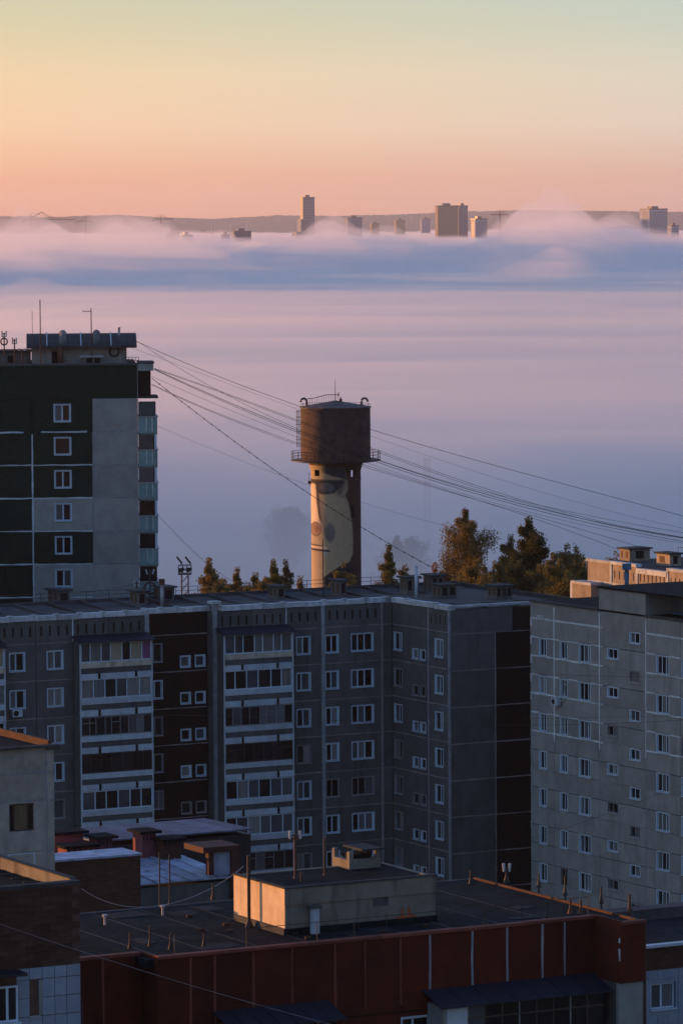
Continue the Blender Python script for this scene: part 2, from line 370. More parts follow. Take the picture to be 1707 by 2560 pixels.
M['glass_p'] = mat('patterned_curtain_glass', (.13, .05, .12), .5, .6, 1.6, spec=.3)
GLASS = ['glass_d', 'glass_d', 'glass_g', 'glass_n', 'glass_c', 'glass_d', 'glass_c', 'glass_k', 'glass_n', 'glass_g']
FL = 2.8
# ================================================================== long grey apartment block with its wing
A = R(28.5)
_c = at(980, 1560, 337.5)
main = thing('apartment_block', 'long grey panel apartment block with dark brown stripes, glazed balconies and an angled wing', 'apartment block', (_c.x, _c.y, 0), A)
F = Face(main)
ZS = F.z(955, 1560.7)                 # seam below the attic
ZT = F.z(955, 1494.6)                 # top of the coping
NFL = 8
def zf(i): return ZS - FL * i          # top of floor i
WL = F.x(-150, 1640)
RB = .8                                # recess of the brown bay
def xs(px, py=1640, yl=0): return F.x(px, py, yl)
# core walls behind the panels
_xb0, _xb1 = xs(372), xs(531.5)
def mass(f, x0, x1, y0, y1, z1, m='core', name='core_wall'): return f.boxpart(name, M[m], x0, x1, y0, y1, 0, z1)
mass(F, WL, _xb0, .30, 11.8, ZT - .5); mass(F, _xb0 + .004, _xb1 - .004, RB + .30, 11.8, ZT - .5); mass(F, _xb1, -.004, .30, 11.8, ZT - .5)
WINGY = None
FW = Face(main, 0, 0, R(-90))          # wing wall, runs towards the viewer
WLEN = FW.x(1122, 1640)
FE = Face(main, 0, -WLEN, 0)           # end wall of the wing
mass(FE, .30, 13.0, .30, WLEN + 11.8, ZT - .5)
zb = zf(NFL)
def slots(x0, x1, n, zc):
    w = (x1 - x0) / n; return [(x0 + w * (k + .5) - .085, x0 + w * (k + .5) + .085, zc - .36, zc + .36) for k in range(n)]
zsl = F.z(55, 1581.0)
z_w = lambda px, py: F.z(px, py)
def slot_backs(f, ops, y=0.0):
    for a, b_, c, d in ops:
        me = cached(('slotb', rd(b_ - a), rd(d - c)), lambda: MB().box(0, rd(b_ - a), 0, .03, 0, rd(d - c)).mesh('vent_slot', M['dark'])); f.put('vent_slot', me, a, y + .19, c)
zat = ZT - .36
def bay(x0, x1, wins, m='concrete', y=0.0, nslot=0, attic=None, base=True, seam_m='seal_dd', f=F):
    """One vertical bay of panels. wins: (x0, x1, below seam top, below seam bottom, sash, frame list)."""
    if attic is None: attic = m
    so = slots(x0 + .1, x1 - .1, nslot, zsl) if nslot else []
    panel(f, x0, x1, ZS, zat, M[attic], so, y, th=.2); slot_backs(f, so, y)
    for i in range(NFL):
        zt = zf(i); ops = []
        for a, b_, t0, t1, sh, fr in wins: ops.append((a, b_, zt - t1, zt - t0))
        panel(f, x0, x1, zt - FL, zt, M[m], ops, y)
        for a, b_, t0, t1, sh, fr in wins:
            k = fr[i % len(fr)]
            window(f, a, b_, zt - t1, zt - t0, sh if RNG.random() < .8 else tuple(RNG.choice((.36, .5, .62)) for _ in sh[:1]) if len(sh) == 1 else sh, k, y, fw=.085 if k == 'pvc' else .06)
        seal(f, M[seam_m], x0 + .03, x1 - .03, zt - .035, zt + .035, y)
    if base: panel(f, x0, x1, 0, zb, M[m], (), y)
def strip(f, x0, x1, z0, z1, m='seal_d', y=0.0, name='pilaster', proud=.05): return f.boxpart(name, M[m], x0, x1, y - proud, y + .1, z0, z1)
def coping(f, x0, x1, y, n, zt=None, h=.36, over=.10, yd=.55):
    zt = ZT if zt is None else zt; w = (x1 - x0) / n
    for k in range(n):
        dz = RNG.uniform(-.02, .02); me = MB().box(.015, w - .015, -over, yd, -h, 0).mesh('coping_stone', M['coping'])
        f.put('coping_stone', me, x0 + w * k, y, zt + dz)
    for k in range(n + 1):
        if RNG.random() < .6: f.put('coping_clamp', cached(('clamp',), lambda: MB().box(-.18, .18, -.14, .3, 0, .07).mesh('coping_clamp', M['coping'])), x0 + w * k, y, zt + .03)
P2 = ['pvc', 'pvc', 'pvc', 'oldwood', 'pvc', 'pvc', 'oldwood', 'pvc']
P3 = ['pvc', 'pvc', 'pvc', 'pvc', 'oldwood', 'pvc', 'pvc', 'pvc', 'pvc']
t_w = lambda px, y0, y1, ys: ((y0 - ys) / 94.4 * FL, (y1 - ys) / 94.4 * FL)
# bay by bay, left to right
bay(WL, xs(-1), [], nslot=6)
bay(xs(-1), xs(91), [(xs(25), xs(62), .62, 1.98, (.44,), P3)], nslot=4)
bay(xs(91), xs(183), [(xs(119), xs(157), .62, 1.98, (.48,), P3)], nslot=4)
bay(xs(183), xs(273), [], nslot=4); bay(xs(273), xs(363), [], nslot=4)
# brown recessed bay
bx0 = xs(372) - .3; bx1 = xs(519, 1640, RB)
bay(bx0, bx1, [(xs(377, 1640, RB), xs(405, 1640, RB), .62, 1.98, (.3,), ['oldwood', 'pvc', 'oldwood', 'oldwood', 'oldwood', 'oldwood']),
               (xs(452, 1640, RB), xs(475, 1640, RB), 1.66, 2.5, (), P3), (xs(489, 1640, RB), xs(512, 1640, RB), 1.66, 2.5, (), P3)], 'brown', RB, seam_m='seal_dd')
strip(F, xs(363), xs(373.5), 0, ZT - .36, 'seal_d')
# projecting part to the corner
sx0 = xs(531.5)
for i in range(-1, NFL + 1):
    z1, z0 = (zat, ZS) if i < 0 else (zf(i), zf(i) - FL) if i < NFL else (zb, 0)
    rp = F.put('return_panel', panel_mesh(rd(RB + .25), rd(z1 - z0 - .05), [], M['concrete'], .1), 0, 0, 0); rp.location = (sx0 - .004, RB + .2, z0 + .025); rp.rotation_euler = (0, 0, R(-90))
strip(F, sx0, xs(543), 0, ZT + .22, 'seal_d')
F.boxpart('pilaster_cap', M['coping'], sx0 - .12, xs(552), -.16, .6, ZT + .225, ZT + .42)
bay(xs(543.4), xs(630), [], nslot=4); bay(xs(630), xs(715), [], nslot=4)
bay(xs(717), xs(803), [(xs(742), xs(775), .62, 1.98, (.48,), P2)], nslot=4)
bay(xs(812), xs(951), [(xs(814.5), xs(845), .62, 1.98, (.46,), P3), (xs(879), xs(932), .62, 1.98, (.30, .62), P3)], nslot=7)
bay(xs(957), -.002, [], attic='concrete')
strip(F, xs(803), xs(811.6), 0, ZT - .37, 'seal_d'); strip(F, xs(951.2), xs(956.8), 0, ZT - .37, 'seal_dd')
seal(F, M['seal'], xs(181.5), xs(184.5), ZS + .02, zat - .02); seal(F, M['seal'], xs(714.6), xs(717.4), ZS, zat - .02)
coping(F, WL, xs(373), 0, 9); coping(F, xs(373) + .01, bx1 + .2, RB, 4); coping(F, xs(552) + .02, -.56, 0, 8)
# wing wall facing the court
def wx(px, py=1640): return FW.x(px, py)
wz = lambda px, py: FW.z(px, py)
so = slots(wx(1072), wx(1118), 4, zsl)
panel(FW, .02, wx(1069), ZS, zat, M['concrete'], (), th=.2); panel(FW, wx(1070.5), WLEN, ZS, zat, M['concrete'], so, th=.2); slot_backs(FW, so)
for i in range(NFL):
    zt = zf(i)
    ops1 = [(wx(985), wx(1004), zt - 1.98, zt - .62), (wx(1031), wx(1044), zt - 2.42, zt - 1.66), (wx(1050), wx(1062.5), zt - 2.42, zt - 1.66)]
    ops2 = [(wx(1087), wx(1106), zt - 1.98, zt - .62)]
    panel(FW, .02, wx(1069), zt - FL, zt, M['concrete'], ops1); panel(FW, wx(1070.5), WLEN, zt - FL, zt, M['concrete'], ops2)
    for k, o_ in enumerate(ops1 + ops2): window(FW, *o_, () if k in (1, 2) else (.55,), 'oldwood' if (k == 0 and i not in (0, 2)) or (k in (1, 2) and i % 3 == 1) else 'pvc', fw=.07)
    seal(FW, M['seal_dd'], .05, WLEN - .05, zt - .035, zt + .035)
panel(FW, .02, WLEN, 0, zb, M['concrete'])
seal(FW, M['seal_d'], wx(1068.6), wx(1071), zb, zat - .02)
coping(FW, .02, WLEN + .05, 0, 4)
# end wall, grey with a dark brown stripe
ex = lambda px, py=1640: FE.x(px, py)
strip(FE, -.05, ex(1125.5), 0, ZT - .37, 'seal_d', name='corner_strip')
xe = ex(1124.5)
panel(FE, xe, ex(1281), ZS - .15, zat, M['concrete'], (), th=.2); panel(FE, ex(1281), 12.9, ZS - .15, zat, M['brown'], (), th=.2)
for i in range(NFL):
    zt = zf(i) - .15
    panel(FE, xe, ex(1236.5), zt - FL, zt, M['concrete']); panel(FE, ex(1238.5), 12.9, zt - FL, zt, M['brown'])
    seal(FE, M['seal_dd'], xe, 12.8, zt - .035, zt + .035)
panel(FE, xe, 12.9, 0, zf(NFL) - .15, M['concrete'])
seal(FE, M['seal_dd'], ex(1236.3), ex(1239), zb, ZS - .2)
FE.boxpart('roof_edge', M['coping'], xe - .1, 12.95, -.06, .4, ZT - .17, ZT - .02)
# balconies: side walls, then one balcony per storey
PR = 1.1
def balcony_stack(px0, px1, sashes, canopy, frames, cream, first=0, right_only=False):
    x0, x1 = xs(px0), xs(px1); w = x1 - x0
    F.boxpart('balcony_side_wall', M['concrete'], x0 - .02, x0 + .12, -PR + .02, -.006, 0, ZS + .05)
    F.boxpart('balcony_side_wall', M['concrete'], x1 - .12, x1 + .02, -PR + .02, -.006, 0, ZS + .05)
    for i in range(first, NFL):
        zt = zf(i) + (.02 if i else -.05); n = sashes[i % len(sashes)]; fr = frames[i % len(frames)]; fm = M[fr]
        e = F.put('balcony', MB().box(.12, w - .12, .05, PR - .01, -1.5, -1.36).mesh('balcony_floor', M['concrete']), x0, -PR, zt - .85)
        def sub(name, b, m, y=0.0): return link(name, b.mesh(name, m), e, (0, 0, .85))
        pw_ = M['cream'] if i in cream else M['panelw']
        sub('parapet_band', MB().box(.06, w - .06, -.03, .05, -1.90, -1.49), pw_)
        sub('apron_panel', MB().box(.10, w - .10, .03, .09, -2.30, -1.905), M['concrete'])
        for a, c in ((0, .245), (.285, .75), (.79, 1)):
            sub('edge_panel', MB().box(w * a, w * c, -.05, .06, -2.79, -2.33), M['panelw'])
        for a in (0.0, w - .11): sub('post', MB().box(a, a + .11, -.02, .10, -2.32, 0), M['panelw'])
        t = .075 if fr == 'pvc' else .045; b = MB(); b.box(.12, w - .12, .02, .08, -.09, -.02); b.box(.12, w - .12, .02, .08, -1.485, -1.40)
        k = n; ed = [0] + sorted(min(.97, max(.03, (j + 1) / k + RNG.uniform(-.018, .018))) for j in range(k - 1)) + [1]
        W0 = .12; WW = w - .24
        for q in ed: b.box(W0 + WW * q - t * (.5 if 0 < q < 1 else .8), W0 + WW * q + t * (.5 if 0 < q < 1 else .8), .015, .085, -1.40, -.09)
        if fr != 'pvc':
            for j in range(k):
                if RNG.random() < .4: b.box(W0 + WW * ed[j], W0 + WW * ed[j+1], .02, .07, -.52, -.48)
        sub('glazing_frame', b, fm)
        for j in range(k):
            g = RNG.choice(['glass_g', 'glass_c', 'glass_k', 'glass_d', 'glass_c', 'glass_g', 'glass_n'] if fr == 'pvc' else ['glass_d', 'glass_g', 'glass_n', 'glass_c', 'glass_d'])
            if i == 0 and px0 < 400: g = ['glass_g', 'glass_c', 'glass_g', 'glass_y', 'glass_d', 'glass_y', 'glass_p'][j % 7]
            if i == 3: g = RNG.choice(['glass_n', 'glass_d'])
            sub('pane', MB().box(W0 + WW * ed[j] + t * .4, W0 + WW * ed[j+1] - t * .4, .045, .06, -1.41, -.08), M[g])
    if canopy:
        b = MB(); b.prism_x([(-.02, .42), (-PR - .35, -.02), (-PR - .35, -.09), (-.02, .30)], x0 - .12, x1 + .1); me = b.mesh('canopy', M['canopy']); fix_normals(me); F.put('canopy', me, 0, 0, ZS + .02)
balcony_stack(-185, -1, [6], True, ['pvc', 'oldwood', 'pvc'], [0, 2])
balcony_stack(184, 366, [7, 6, 9, 7, 6, 6, 7], True, ['pvc', 'pvc', 'oldwood', 'brownwood', 'pvc', 'oldwood', 'pvc'], [0])
balcony_stack(542.6, 717, [7, 6, 8, 7, 6, 6, 7], True, ['pvc', 'pvc', 'oldwood', 'brownwood', 'pvc', 'pvc', 'oldwood'], [0])
# air conditioner under a window
ax, azz = F.xz(28, 1792)
ac = F.put('air_conditioner', MB().box(0, .78, 0, .32, 0, .54).mesh('air_conditioner', M['panelw']), ax, -.40, azz)
_b = MB(); _b.tube([(.27, -.012, .27), (.27, .02, .27)], .21, 16); link('fan_grille', _b.mesh('fan_grille', M['dark']), ac)
# roof: tilted slabs, housings, rails
ZR = ZT - .42
def roof_slabs(f, x0, x1, y0, y1, n, dz0, dz1, m='tar_b'):
    w = (x1 - x0) / n
    for k in range(n):
        def mk():
            b = MB(); d = y1 - y0
            b.add([(.06, 0, dz0), (w - .06, 0, dz0), (w - .06, d, dz1), (.06, d, dz1), (.06, 0, dz0 - .2), (w - .06, 0, dz0 - .2), (w - .06, d, dz1 - .2), (.06, d, dz1 - .2)],
                  [(0, 1, 2, 3), (0, 4, 5, 1), (1, 5, 6, 2), (2, 6, 7, 3), (3, 7, 4, 0)])
            b.add([(.06, 0, dz0), (.30, 0, dz0), (.30, d, dz1), (.06, d, dz1), (.06, 0, dz0 + .2), (.30, 0, dz0 + .2), (.30, d, dz1 + .2), (.06, d, dz1 + .2)], [(4, 5, 6, 7), (0, 1, 5, 4), (1, 2, 6, 5), (2, 3, 7, 6), (3, 0, 4, 7)])
            return b.mesh('roof_slab', M[m])
        f.put('roof_slab', cached(('rs', rd(w), rd(y1 - y0), dz0, dz1, m), mk), x0 + w * k, y0, ZR)
roof_slabs(F, WL, -.6, .9, 5.6, 14, .05, -.25); roof_slabs(F, WL, 12.2, 6.4, 11.7, 18, -.25, .12)
F.boxpart('roof_gutter', M['tar'], WL, 12.2, 5.6, 6.4, ZR - .4, ZR - .3)
roof_slabs(FE, .6, 12.2, .8, 6.2, 4, .05, -.2)
F.boxpart('back_parapet', M['tar_b'], WL, 12.6, 11.7, 11.9, ZR - .5, ZR + .35)
FE.boxpart('side_parapet', M['tar_b'], 12.4, 12.6, .4, WLEN + 11.5, ZR - .5, ZR + .25)
def vent_housing(px0, px1, pyb, h, dep, nfront, label, zbase=None, side=2):
    """A squat roof housing with louvre openings and a flat lid, set where its front lower edge shows."""
    p0 = onz(px0, pyb, ZR if zbase is None else zbase); p1 = onz(px1, pyb, ZR if zbase is None else zbase)
    w = (p1.x - p0.x) * .82
    t = thing('vent_housing', label, 'roof housing', (p0.x + dep * .45, p0.y, p0.z - .15), A, 'ventilation housings on the long block roof')
    link('body', MB().box(0, w, 0, dep, 0, h).mesh('body', M['concrete_m']), t)
    link('lid', MB().box(-.18, w + .18, -.18, dep + .18, h, h + .13).mesh('lid', M['tar_b']), t)
    for k in range(nfront):
        a = w * (k + .18) / nfront
        link('opening', MB().box(a, a + w * .62 / nfront, -.012, .05, h * .28, h * .86).mesh('opening', M['dark']), t)
    for k in range(side):
        a = dep * (k + .2) / side
        link('opening', MB().box(-.012, .05, a, a + dep * .55 / side, h * .3, h * .85).mesh('opening', M['rust']), t)
    return t
vent_housing(118, 157, 1511, 1.15, 2.0, 1, 'squat concrete roof housing in front of the green tower block facade')
vent_housing(324, 352, 1513, 1.15, 1.5, 1, 'concrete roof housing with a dark doorway beside the brown-topped pipe')
vent_housing(385, 424, 1504, 1.2, 1.6, 1, 'concrete roof housing behind the brown-topped pipe')
vent_housing(672, 698, 1496, 1.0, 1.5, 1, 'low roof housing with two brown shutters before the small fir trees')
vent_housing(828, 850, 1490, 1.3, 1.6, 1, 'roof housing with a lid at the foot of the water tower')
vent_housing(1000, 1042, 1484, 1.35, 1.2, 2, 'pale roof housing with square openings beside the white pipe')
vent_housing(1082, 1136, 1494, 1.05, 1.4, 2, 'roof housing with a wide dark opening on the wing roof')
vent_housing(1060, 1100, 1478, 1.35, 1.4, 2, 'rear roof housing with a slanted lid behind the white pipe')
vent_housing(1220, 1276, 1496, 1.05, 1.4, 3, 'roof housing with three openings above the dark brown stripe')
# roof pipes and masts
def pipe(px, pyb, pyt, r, m, label, cap=None, zb_=None):
    p = onz(px, pyb, ZR if zb_ is None else zb_); q = at(px, pyt, p.y)
    t = thing('vent_pipe', label, 'pipe', tuple(p)); h = q.z - p.z
    link('shaft', MB().tube([(0, 0, -.4), (0, 0, h)], r, 12).mesh('shaft', M[m], True), t)
    if cap: link('cap', MB().box(-r * 1.7, r * 1.7, -r * 1.7, r * 1.7, h, h + cap).mesh('cap', M['rust']), t)
    else: link('collar', MB().tube([(0, 0, h - .1), (0, 0, h + .02)], r * 1.15, 12).mesh('collar', M[m]), t)
    return t
pipe(1040, 1492, 1415, .13, 'panelw', 'tall white vent pipe standing on the roof near the inner corner')
pipe(405.5, 1514, 1462, .13, 'zinc', 'pale pipe with a brown box cap on the long block roof', .45)
def mast(name, px, pyb, pyt, r, label, arms=(), zb_=None, m='iron', cat='mast', group=None, disc=None):
    p = onz(px, pyb, ZR if zb_ is None else zb_); q = at(px, pyt, p.y); h = q.z - p.z
    t = thing(name, label, cat, tuple(p), 0, group)
    link('pole', MB().tube([(0, 0, -.3), (0, 0, h)], r, 6).mesh('pole', M[m]), t)
    link('foot', MB().tube([(0, 0, -.05), (0, 0, .3)], [r * 3, r], 6).mesh('foot', M[m]), t)
    for fz, l, dx in arms:
        link('crossarm', MB().box(-l + dx, l + dx, -.03, .03, h * fz - .03, h * fz + .03).mesh('crossarm', M[m]), t)
        for s in (-1, 1): link('insulator', MB().tube([(s * l * .85 + dx, 0, h * fz), (s * l * .85 + dx, 0, h * fz + .2)], [.05, .07], 6).mesh('insulator', M['panelw']), t)
    if disc: link('cable_coil', torus(disc[1], .07).copy() if False else torus_mesh(disc[1], .08), t, (0, -.12, h * disc[0]))
    return t
def torus_mesh(r, s, n=20, k=6):
    b = MB(); vs = []
    for i in range(n):
        a = 2 * math.pi * i / n
        for j in range(k):
            c = 2 * math.pi * j / k; rr = r + s * math.cos(c); vs.append((rr * math.cos(a), s * math.sin(c), rr * math.sin(a)))
    b.add(vs, [(i*k+j, ((i+1)%n)*k+j, ((i+1)%n)*k+(j+1)%k, i*k+(j+1)%k) for i in range(n) for j in range(k)])
    return b.mesh('coil', M['iron'], True)
mast('wire_mast', 376, 1508, 1424, .05, 'iron wire mast carrying a cable coil before the teal balconies', ((.93, .35, 0), (.86, .28, 0)), disc=(.45, .45))
mast('wire_mast', 343, 1500, 1453, .045, 'short iron wire post on the roof below the green tower block', ((.9, .2, 0), (.7, .2, 0)))
mast('wire_mast', 808, 1490, 1348, .035, 'slender iron aerial standing in front of the painted tower shaft', ())
mast('wire_mast', 1234, 1490, 1424, .05, 'iron wire post with a blunt head beside the big dark tree', ((.92, .16, 0),))
mast('wire_mast', 1260, 1496, 1419, .04, 'thin iron post rising from the three-opening roof housing', ())
# railing along the back of the roof
def railing(name, pts, h, n, label, m='iron', mids=2, r=.025):
    t = thing(name, label, 'railing', tuple(pts[0]))
    o = Vector(pts[0]); P = [Vector(p) - o for p in pts]
    for a, b_ in zip(P[:-1], P[1:]):
        for k in range(n + 1):
            q = a.lerp(b_, k / n); link('post', cached(('rp', h, r, m), lambda: MB().tube([(0, 0, 0), (0, 0, h)], r, 5).mesh('post', M[m])), t, tuple(q))
        for k in range(mids):
            z = Vector((0, 0, h * (k + 1) / mids)); link('rail', MB().tube([a + z, b_ + z], r * .8, 5).mesh('rail', M[m]), t)
    return t
railing('roof_railing', [F.world(WL, 11.8, ZR + .35), F.world(12.4, 11.8, ZR + .35)], .62, 26, 'thin iron railing along the rear edge of the long block roof', mids=2)
# ================================================================== pale panel block at the edge
A2 = R(30)
_c = at(1324.5, 1505, 323)
rb = thing('apartment_block', 'pale beige panel apartment block with white smeared joints and scattered small windows', 'apartment block', (_c.x, _c.y, 0), A2)
G = Face(rb, 0, 0, R(-90)); gx = lambda px, py=1640: G.x(px, py)
def zoom6(x, y): return 1300 + x / 2.614, 1340 + y / 2.614
GZT = G.z(1324.5, 1499)
GS = G.z(*zoom6(145, 785))            # sill of the first row of the first column
GL = 15.0
GR = gx(1613, 1520); GQ = gx(1497, 1510); GLm = gx(1760, 1560)
mass_ = lambda f, x0, x1, y0, y1, z1: f.boxpart('core_wall', M['core'], x0, x1, y0, y1, 0, z1)
mass_(G, .02, GLm, .3, 11.5, GZT - .15)
cols = []
def colspec(za, zb_, ytop, ybot):
    (pa, qa), (pb, qb) = zoom6(za, ytop), zoom6(zb_, ybot)
    x0, z1 = G.xz(pa, qa); x1, _ = G.xz(pb, qa); _, z0 = G.xz(pa, qb); return x0, x1, z0, z1
cs = [(*colspec(124, 168, 668, 782), (.5,)), (*colspec(260, 303, 684, 800), (.5,)), (*colspec(383, 455, 700, 826), (.36, .72)),
      (*colspec(569, 634, 728, 798), (.45,)), (*colspec(714, 778, 622, 698), (.42,)), (*colspec(890, 968, 776, 905), (.36, .7)), (*colspec(1052, 1115, 795, 925), (.36, .7))]
vb = [0.0, gx(1384), gx(1497), gx(1613), gx(1700), GLm]      # vertical joints
step = FL
topz = GZT - .02
# attic row then storeys; each storey cut into two panel courses as the joints show
zj0 = G.z(*zoom6(75, 533))
for k in range(5):
    panel(G, vb[k], vb[k+1], zj0, topz - .12, M['concrete_b'])
NF2 = 9
HS = 1.40
strips = [(zj0 - FL * i - HS * k, zj0 - FL * i - HS * (k + 1)) for i in range(NF2) for k in (0, 1)]
allops = []
for x0, x1, z0, z1, sh in cs:
    for j in range(-1, NF2): allops.append((x0, x1, z0 - FL * j, z1 - FL * j, sh))
for zt, zbm in strips:
    for k in range(5):
        ops = []
        for x0, x1, z0, z1, sh in allops:
            zc = (z0 + z1) / 2
            if vb[k] < x0 and x1 < vb[k+1] and zbm < zc < zt:
                ops.append((x0, x1, max(z0, zbm + .06), min(z1, zt - .06), sh))
        panel(G, vb[k], vb[k+1], zbm, zt, M['concrete_b'], [o_[:4] for o_ in ops])
        for o_ in ops:
            small = (o_[3] - o_[2]) < 1.0
            fr = 'oldwood' if (small and k == 2 and RNG.random() < .35) else ('oldwood' if RNG.random() < .08 else 'pvc')
            window(G, *o_[:4], o_[4], fr, fw=.06)
# joints, painted over as far down as the third storey
for i in range(NF2):
    zt = zj0 - FL * i; strong = i < 4
    for k in range(5):
        m_ = M['seal'] if (strong and k != 2) else M['seal_dd']; a, b_ = vb[k], vb[k+1]
        if k == 1 and strong: b_ = b_ + .5
        th_ = .055 if strong and k != 2 else .02
        if i < 6 or k % 2: seal(G, m_, a + .02, b_ - .02, zt - th_, zt + th_)
        if k in (0, 1, 3, 4) and i < 3:
            zz = zt - HS
            segs = [(a, b_)]
            for c in cs:
                segs = [s_ for (u, v) in segs for s_ in (((u, c[0] - .1), (c[1] + .1, v)) if (u < c[0] < v) else ((u, v),))]
            for u, v in segs:
                if v - u > .3: seal(G, M['seal'], u + .03, v - .03, zz - .045, zz + .045)
for k in (1, 2, 3):
    seal(G, M['seal'], vb[k] - .05, vb[k] + .05, zj0 - FL * 3.2, topz - .3); seal(G, M['seal_dd'], vb[k] - .02, vb[k] + .02, zj0 - FL * NF2, zj0 - FL * 3.4)
for i in range(12): seal(G, M['seal'] if i < 5 else M['seal_d'], .02, .16, zj0 - 1.38 * (i + .45), zj0 - 1.38 * i)
panel(G, 0, GLm, 0, zj0 - FL * NF2, M['concrete_b'])
# north side face towards the wing (hidden end) and roof
G.boxpart('end_wall', M['concrete_b'], 0.02, .3, .15, 11.5, 0, GZT - .15)
G.boxpart('roof_edge', M['tar_b'], -.05, GQ - .02, -.08, .3, GZT - .15, GZT + .02)
G.boxpart('roof_sheet', M['tar'], .02, GLm, .3, 11.6, GZT - .16, GZT - .06)
zq = G.z(1497, 1470)
G.boxpart('attic_block', M['concrete_b'], GQ, GR, -.02, 6.0, GZT - .01, zq)
G.boxpart('attic_roof', M['tar'], GQ - .1, GLm, -.12, 9.0, zq + .003, zq + .14)
G.boxpart('setback_wall', mat('blue_grey_render', (.07, .10, .12), .9, .2, 1, stain=.3), GR + .004, GLm, 2.2, 6.0, GZT - .05, zq)
G.boxpart('roof_edge', M['tar_b'], GR + .01, GLm, -.08, .3, GZT - .15, GZT + .03)
G.boxpart('blue_gutter', mat('blue_sheet', (.06, .16, .30), .5, .2, 2), GR + .9, GLm, 1.7, 2.1, GZT + .06, GZT + .12)
gx0, gz0 = G.xz(*zoom6(108, 548))
gv = G.put('vent_grille', MB().box(0, 1.0, -.03, .02, 0, .4).mesh('vent_grille', M['zinc']), gx0, 0, gz0)
for k in range(4): link('louvre', cached(('lv',), lambda: MB().box(.03, .97, -.06, -.02, 0, .05).mesh('louvre', M['panelw'])), gv, (0, 0, .04 + .09 * k))
ax, azz = G.xz(*zoom6(232, 1100))
ac = G.put('air_conditioner', MB().box(0, .8, 0, .32, 0, .52).mesh('air_conditioner', M['panelw']), ax, -.42, azz)
_b = MB(); _b.tube([(.28, -.012, .26), (.28, .02, .26)], .2, 16); link('fan_grille', _b.mesh('fan_grille', M['dark']), ac)
_p0 = [(.78, .2, .3), (1.1, .3, .35), (1.25, .36, .9), (1.3, .38, 1.5), (1.6, .4, 1.75), (2.0, .4, 1.8)]
link('hose', MB().tube(_p0, .035, 6).mesh('hose', M['panelw']), ac)
# blue capped pipe on its roof
p = at(1565.5, 1465, 322); q = at(1565.5, 1424, 322)
t = thing('vent_pipe', 'blue vent pipe with a square box head before the sunlit block', 'pipe', tuple(p)); h = q.z - p.z
mb_ = mat('faded_blue_paint', (.045, .13, .20), .7, .3, 3)
link('shaft', MB().tube([(0, 0, -.8), (0, 0, h)], .16, 12).mesh('shaft', mb_, True), t); link('head', MB().box(-.32, .32, -.32, .32, h, h + .40).mesh('head', mb_), t)
link('lid', MB().box(-.34, .34, -.34, .34, h + .403, h + .44).mesh('lid', mb_), t)
# ================================================================== sunlit block farther back
_c = at(1468, 1450, 398)
sb = thing('apartment_block', 'orange sunlit panel block with white pilasters behind the pale beige block', 'apartment block', (_c.x, _c.y, 0), A)
H = Face(sb, 0, 0, R(-90)); hx = lambda px, py=1440: H.x(px, py)
HZ = H.z(1468, 1396)
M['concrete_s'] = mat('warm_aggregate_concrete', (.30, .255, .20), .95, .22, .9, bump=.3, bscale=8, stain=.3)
zh1 = H.z(1468, 1451)
H.boxpart('core_wall', M['core'], .02, 34, .3, 11, 0, HZ - .7)
hv = [0, hx(1526), hx(1591), hx(1667, 1430), hx(1760, 1440)]
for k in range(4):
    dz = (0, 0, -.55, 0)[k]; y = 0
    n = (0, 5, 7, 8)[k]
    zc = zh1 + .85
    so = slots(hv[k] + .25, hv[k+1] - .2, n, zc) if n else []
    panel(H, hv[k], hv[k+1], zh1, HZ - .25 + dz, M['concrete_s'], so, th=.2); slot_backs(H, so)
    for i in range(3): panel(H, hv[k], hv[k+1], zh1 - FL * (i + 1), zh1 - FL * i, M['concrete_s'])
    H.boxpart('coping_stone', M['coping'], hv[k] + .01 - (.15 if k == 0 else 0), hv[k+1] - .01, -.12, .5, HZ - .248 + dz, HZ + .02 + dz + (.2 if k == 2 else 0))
    if k: H.boxpart('pilaster', M['coping'], hv[k] - .12, hv[k] + .22, -.08, .1, zh1 - 6, HZ - .26 + max(dz, -.3))
seal(H, M['coping'], 0, hv[2], zh1 - .1, zh1 + .1, y=-.03)
H.boxpart('lower_wing', M['concrete_s'], hx(1458), hx(1458) + 3.2, -1.2, -.1, 0, zh1 - .25); H.boxpart('coping_stone', M['coping'], hx(1455), hx(1458) + 3.3, -1.3, -.02, zh1 - .248, zh1)
H.boxpart('corner_panel', M['coping'], hx(1457.5) - .35, hx(1458) - .004, -1.22, .8, 0, zh1 - .26)
H.boxpart('roof_sheet', M['tar_b'], .02, 34, .4, 11, HZ - .7, HZ - .3)
def lit_housing(px, pyb, w, d, h, label, ny=2):
    p = onz(px, pyb, HZ - .3)
    t = thing('vent_housing', label, 'roof housing', tuple(p), A - R(90), 'housings on the sunlit block roof')
    link('body', MB().box(0, w, 0, d, 0, h).mesh('body', M['concrete_s']), t); link('lid', MB().box(-.2, w + .2, -.2, d + .2, h, h + .14).mesh('lid', M['tar_b']), t)
    for k in range(ny): link('opening', MB().box(w * (k + .22) / ny, w * (k + .62) / ny, -.012, .05, h * .25, h * .82).mesh('opening', M['rust']), t)
    link('opening', MB().box(w - .05, w + .012, d * .3, d * .7, h * .2, h * .85).mesh('opening', M['dark']), t)
lit_housing(1548, 1400, 1.7, 2.2, 1.05, 'sunlit roof housing with two small openings above the blue-capped pipe')
lit_housing(1640, 1412, 2.2, 1.2, 1.05, 'roof housing with a wide lid on the sunlit block near the picture edge', 1)
railing('roof_railing', [H.world(0.5, 9.5, HZ - .3), H.world(20, 9.5, HZ - .3)], 1.0, 7, 'thin railing on the roof of the sunlit block', mids=2)
